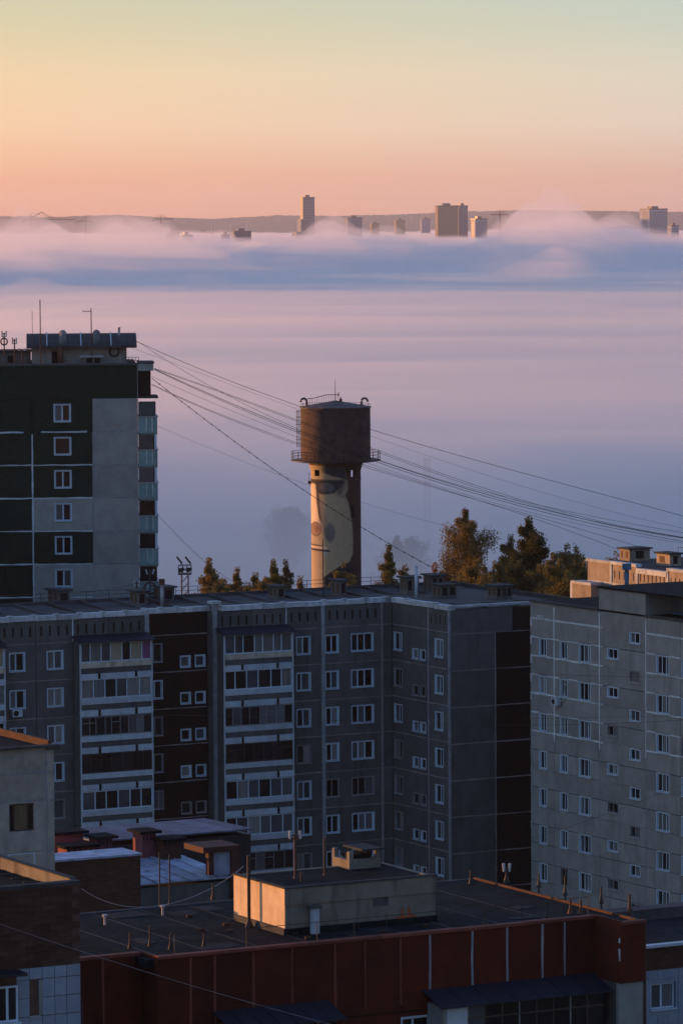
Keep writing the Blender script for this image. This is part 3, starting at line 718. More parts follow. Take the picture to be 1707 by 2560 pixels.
# ================================================================== tall dark green tower block
AT = R(4.0)
_c = at(346, 1250, 368.5)
tb = thing('tower_block', 'tall tower block with dark green and grey panels and white joints', 'tower block', (_c.x, _c.y, 0), AT)
T = Face(tb); tx = lambda px, py=1250: T.x(px, py)
def z1(y): return 740 + y / 2.8
tz = [T.z(234, z1(v)) for v in (478, 717, 948, 1180)]
TZT = T.z(200, 908.5); zA = T.z(300, 995.5); zB = T.z(300, 1078.5)
v0, v1, v2, v3 = tx(-80), tx(83), tx(233.5), tx(346)
T.boxpart('core_wall', M['core'], v0, v3 - .01, .3, 14, 0, TZT - .3)
panel(T, v0, tx(83), zA, TZT - .18, M['green'], gap=.004); panel(T, tx(83), v3, zA, TZT - .18, M['green'], gap=.004)
T.boxpart('roof_edge', M['concrete'], v0, v3 + .05, -.06, .4, TZT - .175, TZT)
wx0, wx1 = tx(138.5), tx(178.5)
wzt = T.z(158, 1011) ; 
for i in range(9):
    zt = zA if i == 0 else zB - FL * (i - 1); zbm = zB - FL * i
    cB = 'green' if i in (0, 1, 2, 4) else 'concrete_t'
    ztop = wzt - FL * i; op = [(wx0, wx1, ztop - 1.46, ztop)]
    panel(T, v0, v1, zbm, zt, M['green']); panel(T, v1, v2, zbm, zt, M[cB], op); panel(T, v2, v3, zbm, zt, M['concrete_t'])
    window(T, *op[0], () if i == 1 else (.5,) if i not in (3,) else (.5,), 'pvc', fw=.10, panes=['glass_c', 'glass_d'] if i == 3 else ['glass_d', 'glass_g'] if i % 2 else None)
    for a, b_, k in ((v0, v1, 0), (v1, v2, 1), (v2, v3, 2)):
        if i == 0 and k < 2:
            seal(T, M['seal'], (a if k == 0 else tx(105)), (tx(61) if k == 0 else tx(220)), zbm - .06, zbm + .06)
        else: seal(T, M['seal'] if k < 2 else M['seal_d'], a + .03, b_ - .03, zbm - .05, zbm + .05)
    if i: seal(T, M['seal'], v1 - .06, v1 + .06, zbm, zt - (.2 if i == 1 else 0)); seal(T, M['seal_d'], v2 - .04, v2 + .04, zbm, zt)
panel(T, v0, v3, 0, zB - FL * 8, M['concrete_t'])
T.boxpart('corner_strip', M['seal_dd'], v3, v3 + .06, -.02, .3, 0, TZT - .2)
# stack of balconies on the end of the tower block, seen from their narrow side
def tw(px0, px1): return tx(px1) - tx(px0)
bx_ = v3 + .07; bw = tw(348, 395)
T.boxpart('cornice', M['concrete_t'], bx_, bx_ + tw(347, 386), .0, 4.2, T.z(360, 927), T.z(360, 908)); T.boxpart('cornice_lip', M['tar_b'], bx_, bx_ + tw(347, 388), -.08, 4.4, T.z(360, 909) + .004, T.z(360, 905))
T.boxpart('end_panel', M['brown'], bx_, bx_ + tw(347, 379), .02, 4.0, T.z(360, 992), T.z(360, 928))
T.boxpart('balcony_roof', M['tar_b'], bx_, bx_ + bw + .1, -.06, 4.2, T.z(360, 996), T.z(360, 991))
for i in range(9):
    zt = T.z(360, 1043) - FL * i       # top of the teal parapet
    e = T.put('balcony', MB().box(0, bw, .1, 4, -1.5, -1.38).mesh('balcony_floor', M['concrete_t']), bx_, 0, zt)
    for a, c, dy in ((0, .42, 0), (.43, .73, .012), (.74, 1.0, 0)):
        link('sheet_panel', cached(('teal', a), lambda: MB().box(bw * a, bw * c, dy, .05 + dy, -1.36, 0).mesh('sheet_panel', M['teal'])), e)
    link('side_sheet', cached(('teals',), lambda: MB().box(bw - .04, bw + .012, .06, 4, -1.36, 0).mesh('side_sheet', M['teal'])), e)
    link('ledge', cached(('tled',), lambda: MB().box(0, bw + .09, -.06, 4.1, .004, .07).mesh('ledge', M['zinc'])), e)
    solid = i in (0, 5)
    gmm = [M['concrete'], M['glass_g'], M['glass_g'], M['glass_d'], M['glass_d'], M['dark'], M['glass_g'], M['glass_d'], M['glass_d']][i]
    link('end_glazing', MB().box(.02, bw * (.80 if not solid else .93), .06, .1, .072, 1.33).mesh('end_glazing', gmm), e)
    if not solid:
        link('corner_post', MB().box(bw * .80, bw * .84, .03, .1, .072, 1.33).mesh('corner_post', M['dark']), e)
        link('side_window', MB().box(bw * .845, bw * .97, .05, 3.9, .072, 1.33).mesh('side_window', M['pvc']), e)
# unseen block added outside the frame to shade the courtyard roofs
T.boxpart('shade_blocker', M['concrete_t'], T.x(0, 1250) - 34, T.x(0, 1250) - 7.5, -33, 14, 0, 38.5)
# machine room on the tower roof
TR = TZT - .05
mx0, mx1 = tx(80, 880), tx(317, 880)
mz1 = T.z(200, 863)
Y0 = 3.0
def mr_x(px, py=860): return T.x(px, py, Y0)
a0, a1 = mr_x(80), mr_x(317); ze = T.z(200, 862, Y0); zk = T.z(200, 835, Y0)
link_mr = T.put('machine_room', MB().box(a0, a1, Y0, Y0 + 5, TR - .6, ze + .05).mesh('machine_room', mat('machine_room_concrete', (.27, .265, .245), .95, .2, 1.0, stain=.6, scol=(.12, .12, .115))), 0, 0, 0)
def sub_mr(name, b, m, sm=False): return link(name, b.mesh(name, m, sm), link_mr)
xo0, xo1 = mr_x(67), mr_x(342)
prof = [(Y0 - .75, ze - .05), (Y0 - .45, ze + .18), (Y0 + .3, ze + .45), (Y0 + 1.3, ze + .75), (Y0 + 2.6, zk), (Y0 + 4.2, zk - .1), (Y0 + 5.6, ze + .1)]
b = MB(); b.prism_x([(y, z) for y, z in prof] + [(y, z - .22) for y, z in prof[::-1]], xo0, xo1); me = b.mesh('vaulted_roof', mat('weathered_roof_sheet', (.06, .062, .065), .9, .25, 1.5, spec=.1, stain=.4, scol=(.09, .08, .07))); fix_normals(me); link('vaulted_roof', me, link_mr)
for px in (118, 203, 278):
    xx = mr_x(px); b = MB(); b.prism_x([(y - .02, z + .1) for y, z in prof[:5]] + [(y, z - .05) for y, z in prof[:5][::-1]], xx - .05, xx + .05); me = b.mesh('roof_rib', M['panelw']); fix_normals(me); link('roof_rib', me, link_mr)
for px in (158, 243):
    xx = mr_x(px); sub_mr('roof_hump', MB().tube([(xx, y, z - .02) for y, z in prof[:6]], [.30, .33, .33, .33, .33, .30], 12), M['concrete_m'], True)
sub_mr('fascia', MB().box(a0 + .05, a1 - .05, Y0 - .12, Y0 - .004, ze - .16, ze - .02), M['tar_b'])
dx0 = mr_x(130); sub_mr('door', MB().box(dx0, dx0 + .62, Y0 - .03, Y0 + .02, TR - .3, ze - .55), M['dark'])
sub_mr('duct', MB().tube([(mr_x(151), Y0 - .6, TR - .4), (mr_x(151), Y0 - .6, ze - .1)], .24, 12), M['rust'], True)
sub_mr('shutter', MB().box(mr_x(78) + .05, mr_x(78) + .12, Y0 + 1.2, Y0 + 3.0, TR + .1, ze - .3), M['rust'])
me = torus_mesh(.40, .075); link('cable_coil', me, link_mr, (mr_x(286), Y0 - .1, T.z(286, 878, Y0)))
sub_mr('flue', MB().tube([(mr_x(299), Y0 + 1.0, ze + .3), (mr_x(299), Y0 + 1.0, T.z(299, 820, Y0 + 1))], .10, 10), M['zinc'], True)
sub_mr('flue_cap', MB().tube([(mr_x(299), Y0 + 1.0, T.z(299, 821, Y0 + 1)), (mr_x(299), Y0 + 1.0, T.z(299, 818, Y0 + 1))], .14, 10), M['zinc'])
b = MB(); hx0, hx1 = T.x(205, 900, .9), T.x(256, 900, .9); hz = T.z(230, 893, .9)
hb = T.put('roof_hatch', MB().box(hx0, hx1, .9, 2.2, TR - .3, hz).mesh('roof_hatch', M['concrete_m']), 0, 0, 0)
link('hatch_lid', MB().box(hx0 - .12, hx1 + .12, .75, 2.3, hz, hz + .1).mesh('hatch_lid', M['zinc']), hb)
for px in (217, 237): link('opening', MB().box(T.x(px, 900, .9), T.x(px + 14, 900, .9), .88, .95, TR, hz - .08).mesh('opening', M['dark']), hb)
lb = T.put('lift_housing', MB().box(v0, T.x(78, 890, 5), 5, 9, TR - .5, T.z(40, 880, 5)).mesh('lift_housing', M['concrete_m']), 0, 0, 0)
link('lid', MB().box(v0, T.x(80, 890, 5), 4.8, 9.2, T.z(40, 880, 5), T.z(40, 876, 5)).mesh('lid', M['tar_b']), lb)
link('opening', MB().box(T.x(20, 890, 5), T.x(38, 890, 5), 4.97, 5.05, TR, T.z(40, 889, 5)).mesh('opening', M['dark']), lb)
T.boxpart('roof_sheet', M['tar'], v0, v3, .4, 14, TZT - .3, TR - .06)
railing('roof_railing', [T.world(tx(318), 1.0, TR), T.world(tx(351), 1.0, TR)], .5, 4, 'low iron railing at the corner of the green tower roof', mids=2)
def tmast(px, pyb, pyt, r, label, arms=(), disc=None, name='antenna_mast', Y=None, m='rust'):
    Yw = (T.world(tx(px, 900), 1.2, 0)).y if Y is None else Y
    p = at(px, pyb, Yw); q = at(px, pyt, Yw); h = q.z - p.z
    t = thing(name, label, 'mast', tuple(p)); link('pole', MB().tube([(0, 0, -.6), (0, 0, h)], r, 6).mesh('pole', M[m]), t)
    for fz, l, dx in arms:
        link('crossarm', MB().box(-l + dx, l + dx, -.025, .025, h * fz - .03, h * fz + .03).mesh('crossarm', M[m]), t)
        if dx == 0:
            for s in (-1, 1): link('insulator', MB().tube([(s * l * .85, 0, h * fz), (s * l * .85, 0, h * fz + .22)], [.05, .08], 6).mesh('insulator', M['panelw']), t)
    if disc: link('cable_coil', torus_mesh(disc[1], .06), t, (0, -.1, h * disc[0]))
tmast(102.5, 908, 749, .045, 'tallest rusty antenna pole on the green tower roof')
tmast(229.5, 890, 771, .045, 'antenna pole with a short arm at its tip on the machine room', ((.94, .38, -.36),))
tmast(82, 845, 777, .02, 'hair-thin whip aerial at the corner of the machine room')
tmast(11.5, 872, 832, .06, 'short wire post with insulators and a coil on the green tower roof', ((.95, .22, 0), (.75, .2, 0)), (.45, .28), 'wire_mast')
tmast(37.5, 908, 847, .06, 'short wire post with two rows of insulators beside the machine room', ((.93, .2, 0), (.8, .2, 0)), None, 'wire_mast')
tmast(56, 908, 874, .05, 'stubby wire post with spread insulators before the lift housing', ((.9, .26, 0),), None, 'wire_mast')
# ================================================================== painted water tower
DW = 480.0
_c = at(840, 1300, DW)
wt = thing('water_tower', 'brick water tower with a wide dark tank and a face painted on its shaft', 'water tower', (_c.x, DW, 0))
def wz_(py): return at(840, py, DW).z
PXM = DW / FPX
TRK = 62.3 * PXM; TNK = 87 * PXM
def z42(v): return wz_(920 + v / 4.2)
# shaft: fine grid whose colours are the painted mural
def mural():
    nA, nZ = 220, 420
    zt, zb_ = z42(1010), 0.0
    zz = np.concatenate([np.linspace(0, z42(2300), 20)[:-1], np.linspace(z42(2300), zt, nZ)])
    an = np.linspace(0, 2 * math.pi, nA, endpoint=False)
    AA, ZZ = np.meshgrid(an, zz)
    rr = np.where(ZZ > z42(1075), TRK * (1 + .06 * np.clip((ZZ - z42(1075)) / (z42(1025) - z42(1075)), 0, 1)), TRK)
    X = rr * np.cos(AA); Y = rr * np.sin(AA)
    U = 672 + X / TRK * 262                     # zoomed-photo x on the side that faces the viewer
    k = PXM / 4.2
    V = (z42(1000) - ZZ) / k + 1000
    front = Y < TRK * .12
    nz = fbm(AA * 9, ZZ * 1.3, 4); nz2 = fbm(AA * 30, ZZ * 5, 3)
    brick = np.array([.075, .046, .038]); skin = np.array([.42, .335, .21]); shade = np.array([.17, .15, .13]); dark = np.array([.035, .032, .035]); lite = np.array([.72, .57, .40]); sock = np.array([.038, .038, .045])
    C = np.ones(X.shape + (3,)) * brick
    def mixc(m, c):
        nonlocal C
        C = C * (1 - m[..., None]) + np.array(c) * m[..., None]
    sm = lambda a, b, x: sstep(a, b, x)
    edge = np.interp(V, [1000, 1160, 1250, 1330, 1400, 1500, 1600, 1800, 1950, 2030, 2060, 2100, 2180], [760, 790, 800, 770, 800, 822, 838, 848, 842, 800, 720, 650, 540]) + nz2 * 6
    skm = (1 - sm(-8, 8, U - edge)) * front
    mixc(skm, skin)
    mixc(skm * sm(.0, .5, nz) * .25, shade)
    # pale forehead wave, dark brow and eye socket
    mixc(skm * (1 - sm(1150, 1165, V)) * sm(0, 12, np.interp(U, [400, 560, 640, 760], [1085, 1100, 1130, 1160]) - V) * sm(500, 580, U), sock * 1.6)
    sb_ = np.interp(U, [410, 470, 520, 600, 660, 720, 780], [1180, 1290, 1318, 1312, 1300, 1240, 1175])
    sockm = sm(1158, 1172, V) * (1 - sm(-14, 10, V - sb_)) * front * (1 - sm(740, 790, U))
    mixc(sockm, sock)
    el = 1 - sm(.6, 1.1, np.hypot((U - 575) / 95, (V - 1240) / 62)); mixc(el * sockm, (.12, .115, .12))
    mixc((1 - sm(10, 45, np.abs(U - (750 - (V - 1180) * .35)))) * sm(1170, 1190, V) * (1 - sm(1290, 1340, V)) * front * .8, dark)
    mixc((1 - sm(10, 60, np.abs(U - (770 - (V - 1200) * .2)))) * sm(1180, 1220, V) * (1 - sm(1330, 1380, V)) * front * .55, shade * 1.2)
    # nose: pale ridge, dark flank, round tip
    ridge = np.interp(V, [1190, 1230, 1400, 1560, 1630], [452, 462, 470, 490, 512])
    mixc(sm(1190, 1225, V) * (1 - sm(1620, 1660, V)) * (1 - sm(-5, 5, U - ridge)) * front, lite)
    mixc(sm(1200, 1240, V) * (1 - sm(1560, 1640, V)) * sm(-3, 4, U - ridge) * (1 - sm(20, 46, U - ridge)) * front * .92, dark * 1.6)
    fl = np.interp(V, [1320, 1420, 1560, 1660], [500, 530, 560, 600])
    mixc(sm(1320, 1360, V) * (1 - sm(1560, 1640, V)) * sm(15, 40, U - ridge) * (1 - sm(-10, 25, U - fl)) * front * .55, shade)
    rd_ = np.hypot((U - 460) / 56, (V - 1680) / 74)
    mixc((1 - sm(.85, 1.05, rd_)) * front, (.30, .19, .13)); mixc((1 - sm(.3, .75, np.hypot((U - 470) / 50, (V - 1675) / 66))) * front * .7, (.16, .095, .07)); mixc(sm(.78, .92, rd_) * (1 - sm(.98, 1.12, rd_)) * front * .7, dark * 2)
    # cheek shadow
    ch = np.hypot((U - 605) / 66, (V - 1715) / 112); mixc((1 - sm(.65, 1.1, ch)) * front * .85, (.13, .125, .13))
    mixc((1 - sm(8, 60, np.abs(U - (520 + (V - 1600) * .45)))) * sm(1560, 1600, V) * (1 - sm(1740, 1820, V)) * front * .5, shade)
    # mouth
    for vc, ue, th_, dk in ((1848, 545, 9, .85), (1895, 625, 13, 1.0)):
        mixc((1 - sm(th_ * .5, th_ * 1.3, np.abs(V - vc - (U - 415) * .06))) * (1 - sm(ue - 40, ue, U)) * front * dk, dark * 1.5)
    mixc((1 - sm(6, 18, np.abs(V - 1870 - (U - 415) * .06))) * (1 - sm(560, 600, U)) * front * .6, lite * 1.02)
    mixc((1 - sm(8, 22, np.hypot((U - 560) / 1.0, (V - 1932) / 1.2))) * front * .7, (.30, .40, .50))
    # dark collar at the jaw
    cl = sm(-8, 12, V - np.interp(U, [400, 560, 700, 800, 850], [2300, 2180, 2085, 2035, 2080])) * front * sm(540, 600, U) * (1 - sm(850, 900, U)); mixc(cl, sock * .8)
    # bands of brick under the tank, weathering
    C *= (1 + .20 * nz + .10 * nz2)[..., None]
    C *= (1 - .12 * (((V / 9.0).astype(int) % 2) * (1 - skm * .8)))[..., None]
    v = np.stack([X, Y, ZZ], -1).reshape(-1, 3); r, c = X.shape; idx = np.arange(r * c).reshape(r, c); nx = np.roll(idx, -1, 1)
    q = np.stack([idx[:-1], nx[:-1], nx[1:], idx[1:]], -1).reshape(-1, 4)
    # real openings through the wall below the tank
    qc = v[q].mean(1); uu = 672 + qc[:, 0] / TRK * 262; vv = (z42(1000) - qc[:, 2]) / k + 1000
    fr = qc[:, 1] < 0
    hole = (fr & (((np.abs(uu - 474) < 24) & (np.abs(vv - 1092) < 34)) | ((np.abs(uu - 841) < 21) & (np.abs(vv - 1098) < 36)))) | (~fr & (np.abs(uu - 841) < 9) & (np.abs(vv - 1122) < 40)); q = q[~hole]
    me = bpy.data.meshes.new('shaft'); me.from_pydata(v.tolist(), [], q.tolist())
    ca = me.color_attributes.new('mural', 'FLOAT_COLOR', 'POINT'); ca.data.foreach_set('color', np.concatenate([np.clip(C, 0, 1).reshape(-1, 3), np.ones((r * c, 1))], 1).ravel())
    m = bpy.data.materials.new('painted_brick'); m.use_nodes = True; t = m.node_tree; b = t.nodes['Principled BSDF']; a = t.nodes.new('ShaderNodeVertexColor'); a.layer_name = 'mural'
    b.inputs['Roughness'].default_value = .9; b.inputs['Specular IOR Level'].default_value = .2
    t.links.new(a.outputs[0], b.inputs['Base Color'])
    br = t.nodes.new('ShaderNodeTexNoise'); br.inputs['Scale'].default_value = 7; ge = t.nodes.new('ShaderNodeNewGeometry'); t.links.new(ge.outputs['Position'], br.inputs['Vector'])
    bp = t.nodes.new('ShaderNodeBump'); bp.inputs['Strength'].default_value = .35; bp.inputs['Distance'].default_value = .05; t.links.new(br.outputs[0], bp.inputs['Height']); t.links.new(bp.outputs[0], b.inputs['Normal'])
    me.materials.append(m); me.polygons.foreach_set('use_smooth', [True] * len(me.polygons)); me.update()
    return me
link('shaft', mural(), wt)
M['tank'] = mat('rusty_brown_tank', (.084, .053, .046), .85, .5, .9, bump=.25, bscale=6, stain=.6, scol=(.045, .04, .042))
M['tankroof'] = mat('tank_roof_sheet', (.07, .055, .05), .65, .3, 1.2)
zt0, zt1 = z42(965), z42(412)
link('tank', MB().lathe([(TRK * .9, zt0), (TNK, zt0), (TNK * 1.005, (zt0 + zt1) / 2), (TNK, zt1)], 72).mesh('tank', M['tank'], False), wt)
for v in (598, 722, 835, 905): link('tank_hoop', MB().lathe([(TNK * 1.0, z42(v) - .03), (TNK * 1.012, z42(v) - .03), (TNK * 1.012, z42(v) + .03), (TNK * 1.0, z42(v) + .03)], 72).mesh('tank_hoop', M['tank']), wt)
ZE = z42(408); ZAp = z42(345)
link('tank_roof', MB().lathe([(TNK * .96, ZE - .12), (TNK * 1.05, ZE - .1), (TNK * 1.05, ZE + .02), (.35, ZAp), (0.0, ZAp + .06)], 12, a0=.2).mesh('tank_roof', M['tankroof']), wt)
link('finial', MB().tube([(0, 0, ZAp), (0, 0, z42(118))], [.05, .02], 6).mesh('finial', M['iron']), wt)
link('corbel', MB().lathe([(TRK * 1.06, z42(1012)), (TRK * 1.09, z42(1012)), (TRK * 1.09, z42(985)), (TRK * .9, z42(985))], 48).mesh('corbel', M['tank']), wt)
PLR = 112 * PXM
link('platform', MB().lathe([(TRK * .95, z42(990)), (TNK * 1.06, z42(985)), (PLR, z42(972)), (PLR, z42(962)), (TNK * .99, z42(958))], 48).mesh('platform', M['iron']), wt)
def ring_rail(R_, z0, z1_, n, mids, name, r=.03):
    for k in range(n):
        a = 2 * math.pi * k / n; link('rail_post', cached(('rpw', rd(z1_ - z0), r), lambda: MB().tube([(0, 0, 0), (0, 0, z1_ - z0)], r, 5).mesh('rail_post', M['iron'])), wt, (R_ * math.cos(a), R_ * math.sin(a), z0))
    for k in range(mids):
        z = z0 + (z1_ - z0) * (k + 1) / mids; link('rail_ring', MB().tube([(R_ * math.cos(2 * math.pi * j / 48), R_ * math.sin(2 * math.pi * j / 48), z) for j in range(49)], r * .85, 5, False).mesh('rail_ring', M['iron']), wt)
ring_rail(PLR - .05, z42(965), z42(872), 22, 3, 'platform')
ring_rail(TNK * .99, ZE, z42(375), 20, 1, 'roof', .02)
# stair rail climbing the tank roof, up to the finial
pts = []
for v, xx, yy in ((322, 378, 0), (318, 430, 0), (300, 505, 0), (282, 570, 0), (278, 640, 0), (282, 700, 0)):
    pts.append(((xx - 672) / 4.2 * PXM, -.35, z42(v)))
for dy in (0, .7):
    link('stair_rail', MB().tube([(x, y + dy, z) for x, y, z in pts], .028, 5).mesh('stair_rail', M['rust']), wt)
    for i, t_ in enumerate(np.linspace(0, 1, 14)):
        xx = pts[0][0] + (pts[-1][0] - pts[0][0]) * t_; zz = np.interp(xx, [p[0] for p in pts], [p[2] for p in pts])
        zlo = ZE + (ZAp - ZE) * (1 - abs(xx) / TNK)
        link('stair_baluster', MB().tube([(xx, -.35 + dy, zlo), (xx, -.35 + dy, zz)], .018, 4).mesh('stair_baluster', M['rust']), wt)
for sx, fl in ((-1, -1), (1, -1)):
    cx = (372 - 672) / 4.2 * PXM if sx < 0 else (945 - 672) / 4.2 * PXM
    zb2 = ZE + .05; r_ = .34; pp = [(cx, 0, zb2)] + [(cx + (-r_ if sx < 0 else r_) * (1 - math.cos(a)), 0, zb2 + .55 + r_ * math.sin(a)) for a in np.linspace(0, 3.3, 9)]
    link('gooseneck_vent', MB().tube(pp, .12, 8).mesh('gooseneck_vent', M['tankroof'], True), wt)
link('roof_stub', MB().tube([(.58, -.3, ZAp - .25), (.58, -.3, ZAp + .25)], .16, 8).mesh('roof_stub', M['iron']), wt)
# cage ladder on the tank's sunlit side
lx = -(TNK + .42)
for dx in (0, .28):
    link('ladder_rail', MB().tube([(lx + dx, -.3, z42(830)), (lx + dx, -.3, z42(440))], .03, 5).mesh('ladder_rail', M['iron']), wt)
for k in range(26):
    z = z42(820) + (z42(445) - z42(820)) * k / 25; link('rung', cached(('rung',), lambda: MB().tube([(0, 0, 0), (.28, 0, 0)], .018, 4).mesh('rung', M['iron'])), wt, (lx, -.3, z))
for v in (450, 512, 590, 665, 745): link('ladder_bracket', MB().tube([(lx - .1, -.3, z42(v)), (lx + .6, -.3, z42(v))], .03, 4).mesh('ladder_bracket', M['iron']), wt)
link('side_bracket', MB().box(-TRK - .32, -TRK + .1, -.4, .4, z42(1215), z42(1185)).mesh('side_bracket', M['rust']), wt)
link('bracket_frame', MB().tube([(-TRK - .2, -.3, z42(1185)), (-TRK - .2, -.3, z42(1105)), (-TRK, -.3, z42(1105))], .03, 5).mesh('bracket_frame', M['iron']), wt)
for (u, v0_, v1_) in ((846, 1425, 1560),):
    a = math.asin((u - 672) / 262); x_, y_ = TRK * math.sin(a), -TRK * math.cos(a)
    o = link('window', MB().box(-.25, .25, -.03, .05, z42(v1_), z42(v0_)).mesh('window', M['dark']), wt, (x_, y_, 0)); o.rotation_euler = (0, 0, a)
    for q in (-.12, .05): link('glazing_bar', MB().box(q, q + .04, -.05, -.02, z42(v1_), z42(v0_)).mesh('glazing_bar', M['brownwood']), o)
link('cap_ring', MB().lathe([(TRK * 1.002, z42(1165)), (TRK * 1.02, z42(1165)), (TRK * 1.02, z42(1156)), (TRK * 1.002, z42(1156))], 48).mesh('cap_ring', M['tank']), wt)
# two birds resting on the tank roof rail
def bird(x, z, label, sc_=1.0, fl=1):
    b = MB(); pr = [(0.0, -.16), (.05, -.12), (.085, 0), (.08, .1), (.05, .2), (.055, .25), (.03, .31), (0, .32)]
    for r_, h_ in ((1, 0),): b.lathe([(max(r0, .002), z0) for r0, z0 in pr], 8)
    b.add([(.03, -.02, .27), (.03, .02, .27), (.13 * fl, 0, .26), (.03, 0, .29)], [(0, 1, 2), (0, 2, 3), (1, 3, 2)])
    b.add([(-.03, -.04, -.05), (-.03, .04, -.05), (-.14 * fl, 0, -.3), (-.08 * fl, 0, -.31)], [(0, 1, 2), (0, 2, 3), (1, 3, 2), (0, 3, 1)])
    o = b.build('bird', M['dark'], None, (wt.location.x + x, DW - .35, z)); o.scale = (sc_,) * 3; tag(o, label, 'bird', 'birds on the water tower')
bird((706 - 672) / 4.2 * PXM, z42(280), 'dark bird perched on the end of the tank roof rail', .9)
bird((727 - 672) / 4.2 * PXM, z42(326), 'dark bird perched on the stub beside the tank finial', .9, -1)
# ================================================================== trees
def leafmat(name, c1, c2):
    m = bpy.data.materials.new(name); m.use_nodes = True; t = m.node_tree; b = t.nodes['Principled BSDF']
    oi = t.nodes.new('ShaderNodeNewGeometry'); no = t.nodes.new('ShaderNodeTexNoise'); no.inputs['Scale'].default_value = .55; no.inputs['Detail'].default_value = 3; t.links.new(oi.outputs['Position'], no.inputs['Vector'])
    wn = t.nodes.new('ShaderNodeMath'); wn.operation = 'MULTIPLY_ADD'; t.links.new(oi.outputs['Random Per Island'], wn.inputs[0]); wn.inputs[1].default_value = .5; 
    mr_ = t.nodes.new('ShaderNodeMapRange'); mr_.inputs['From Min'].default_value = .35; mr_.inputs['From Max'].default_value = .65; mr_.inputs['To Max'].default_value = .6; t.links.new(no.outputs[0], mr_.inputs[0]); t.links.new(mr_.outputs[0], wn.inputs[2])
    mi = t.nodes.new('ShaderNodeMix'); mi.data_type = 'RGBA'; t.links.new(wn.outputs[0], mi.inputs['Factor']); mi.inputs['A'].default_value = (*c1, 1); mi.inputs['B'].default_value = (*c2, 1)
    t.links.new(mi.outputs['Result'], b.inputs['Base Color']); b.inputs['Roughness'].default_value = .8; b.inputs['Specular IOR Level'].default_value = .15
    tr = t.nodes.new('ShaderNodeBsdfTranslucent'); t.links.new(mi.outputs['Result'], tr.inputs[0]); ms = t.nodes.new('ShaderNodeMixShader'); ms.inputs[0].default_value = .42
    t.links.new(b.outputs[0], ms.inputs[1]); t.links.new(tr.outputs[0], ms.inputs[2]); t.links.new(ms.outputs[0], t.nodes['Material Output'].inputs[0])
    return m
LM = {'green': leafmat('autumn_green_leaves', (.075, .08, .028), (.20, .17, .05)), 'yellow': leafmat('yellowing_leaves', (.11, .095, .03), (.27, .19, .055)),
      'dark': leafmat('dark_green_leaves', (.038, .048, .024), (.10, .10, .04)), 'brown': leafmat('russet_leaves', (.10, .09, .035), (.25, .18, .06)), 'orange': leafmat('orange_leaves', (.15, .07, .015), (.32, .14, .03))}
M['bark'] = mat('birch_bark', (.42, .38, .34), .85, .5, 2.2, stretch=(1, 1, .6)); M['barkd'] = mat('dark_bark', (.07, .055, .045), .9, .3, 3)
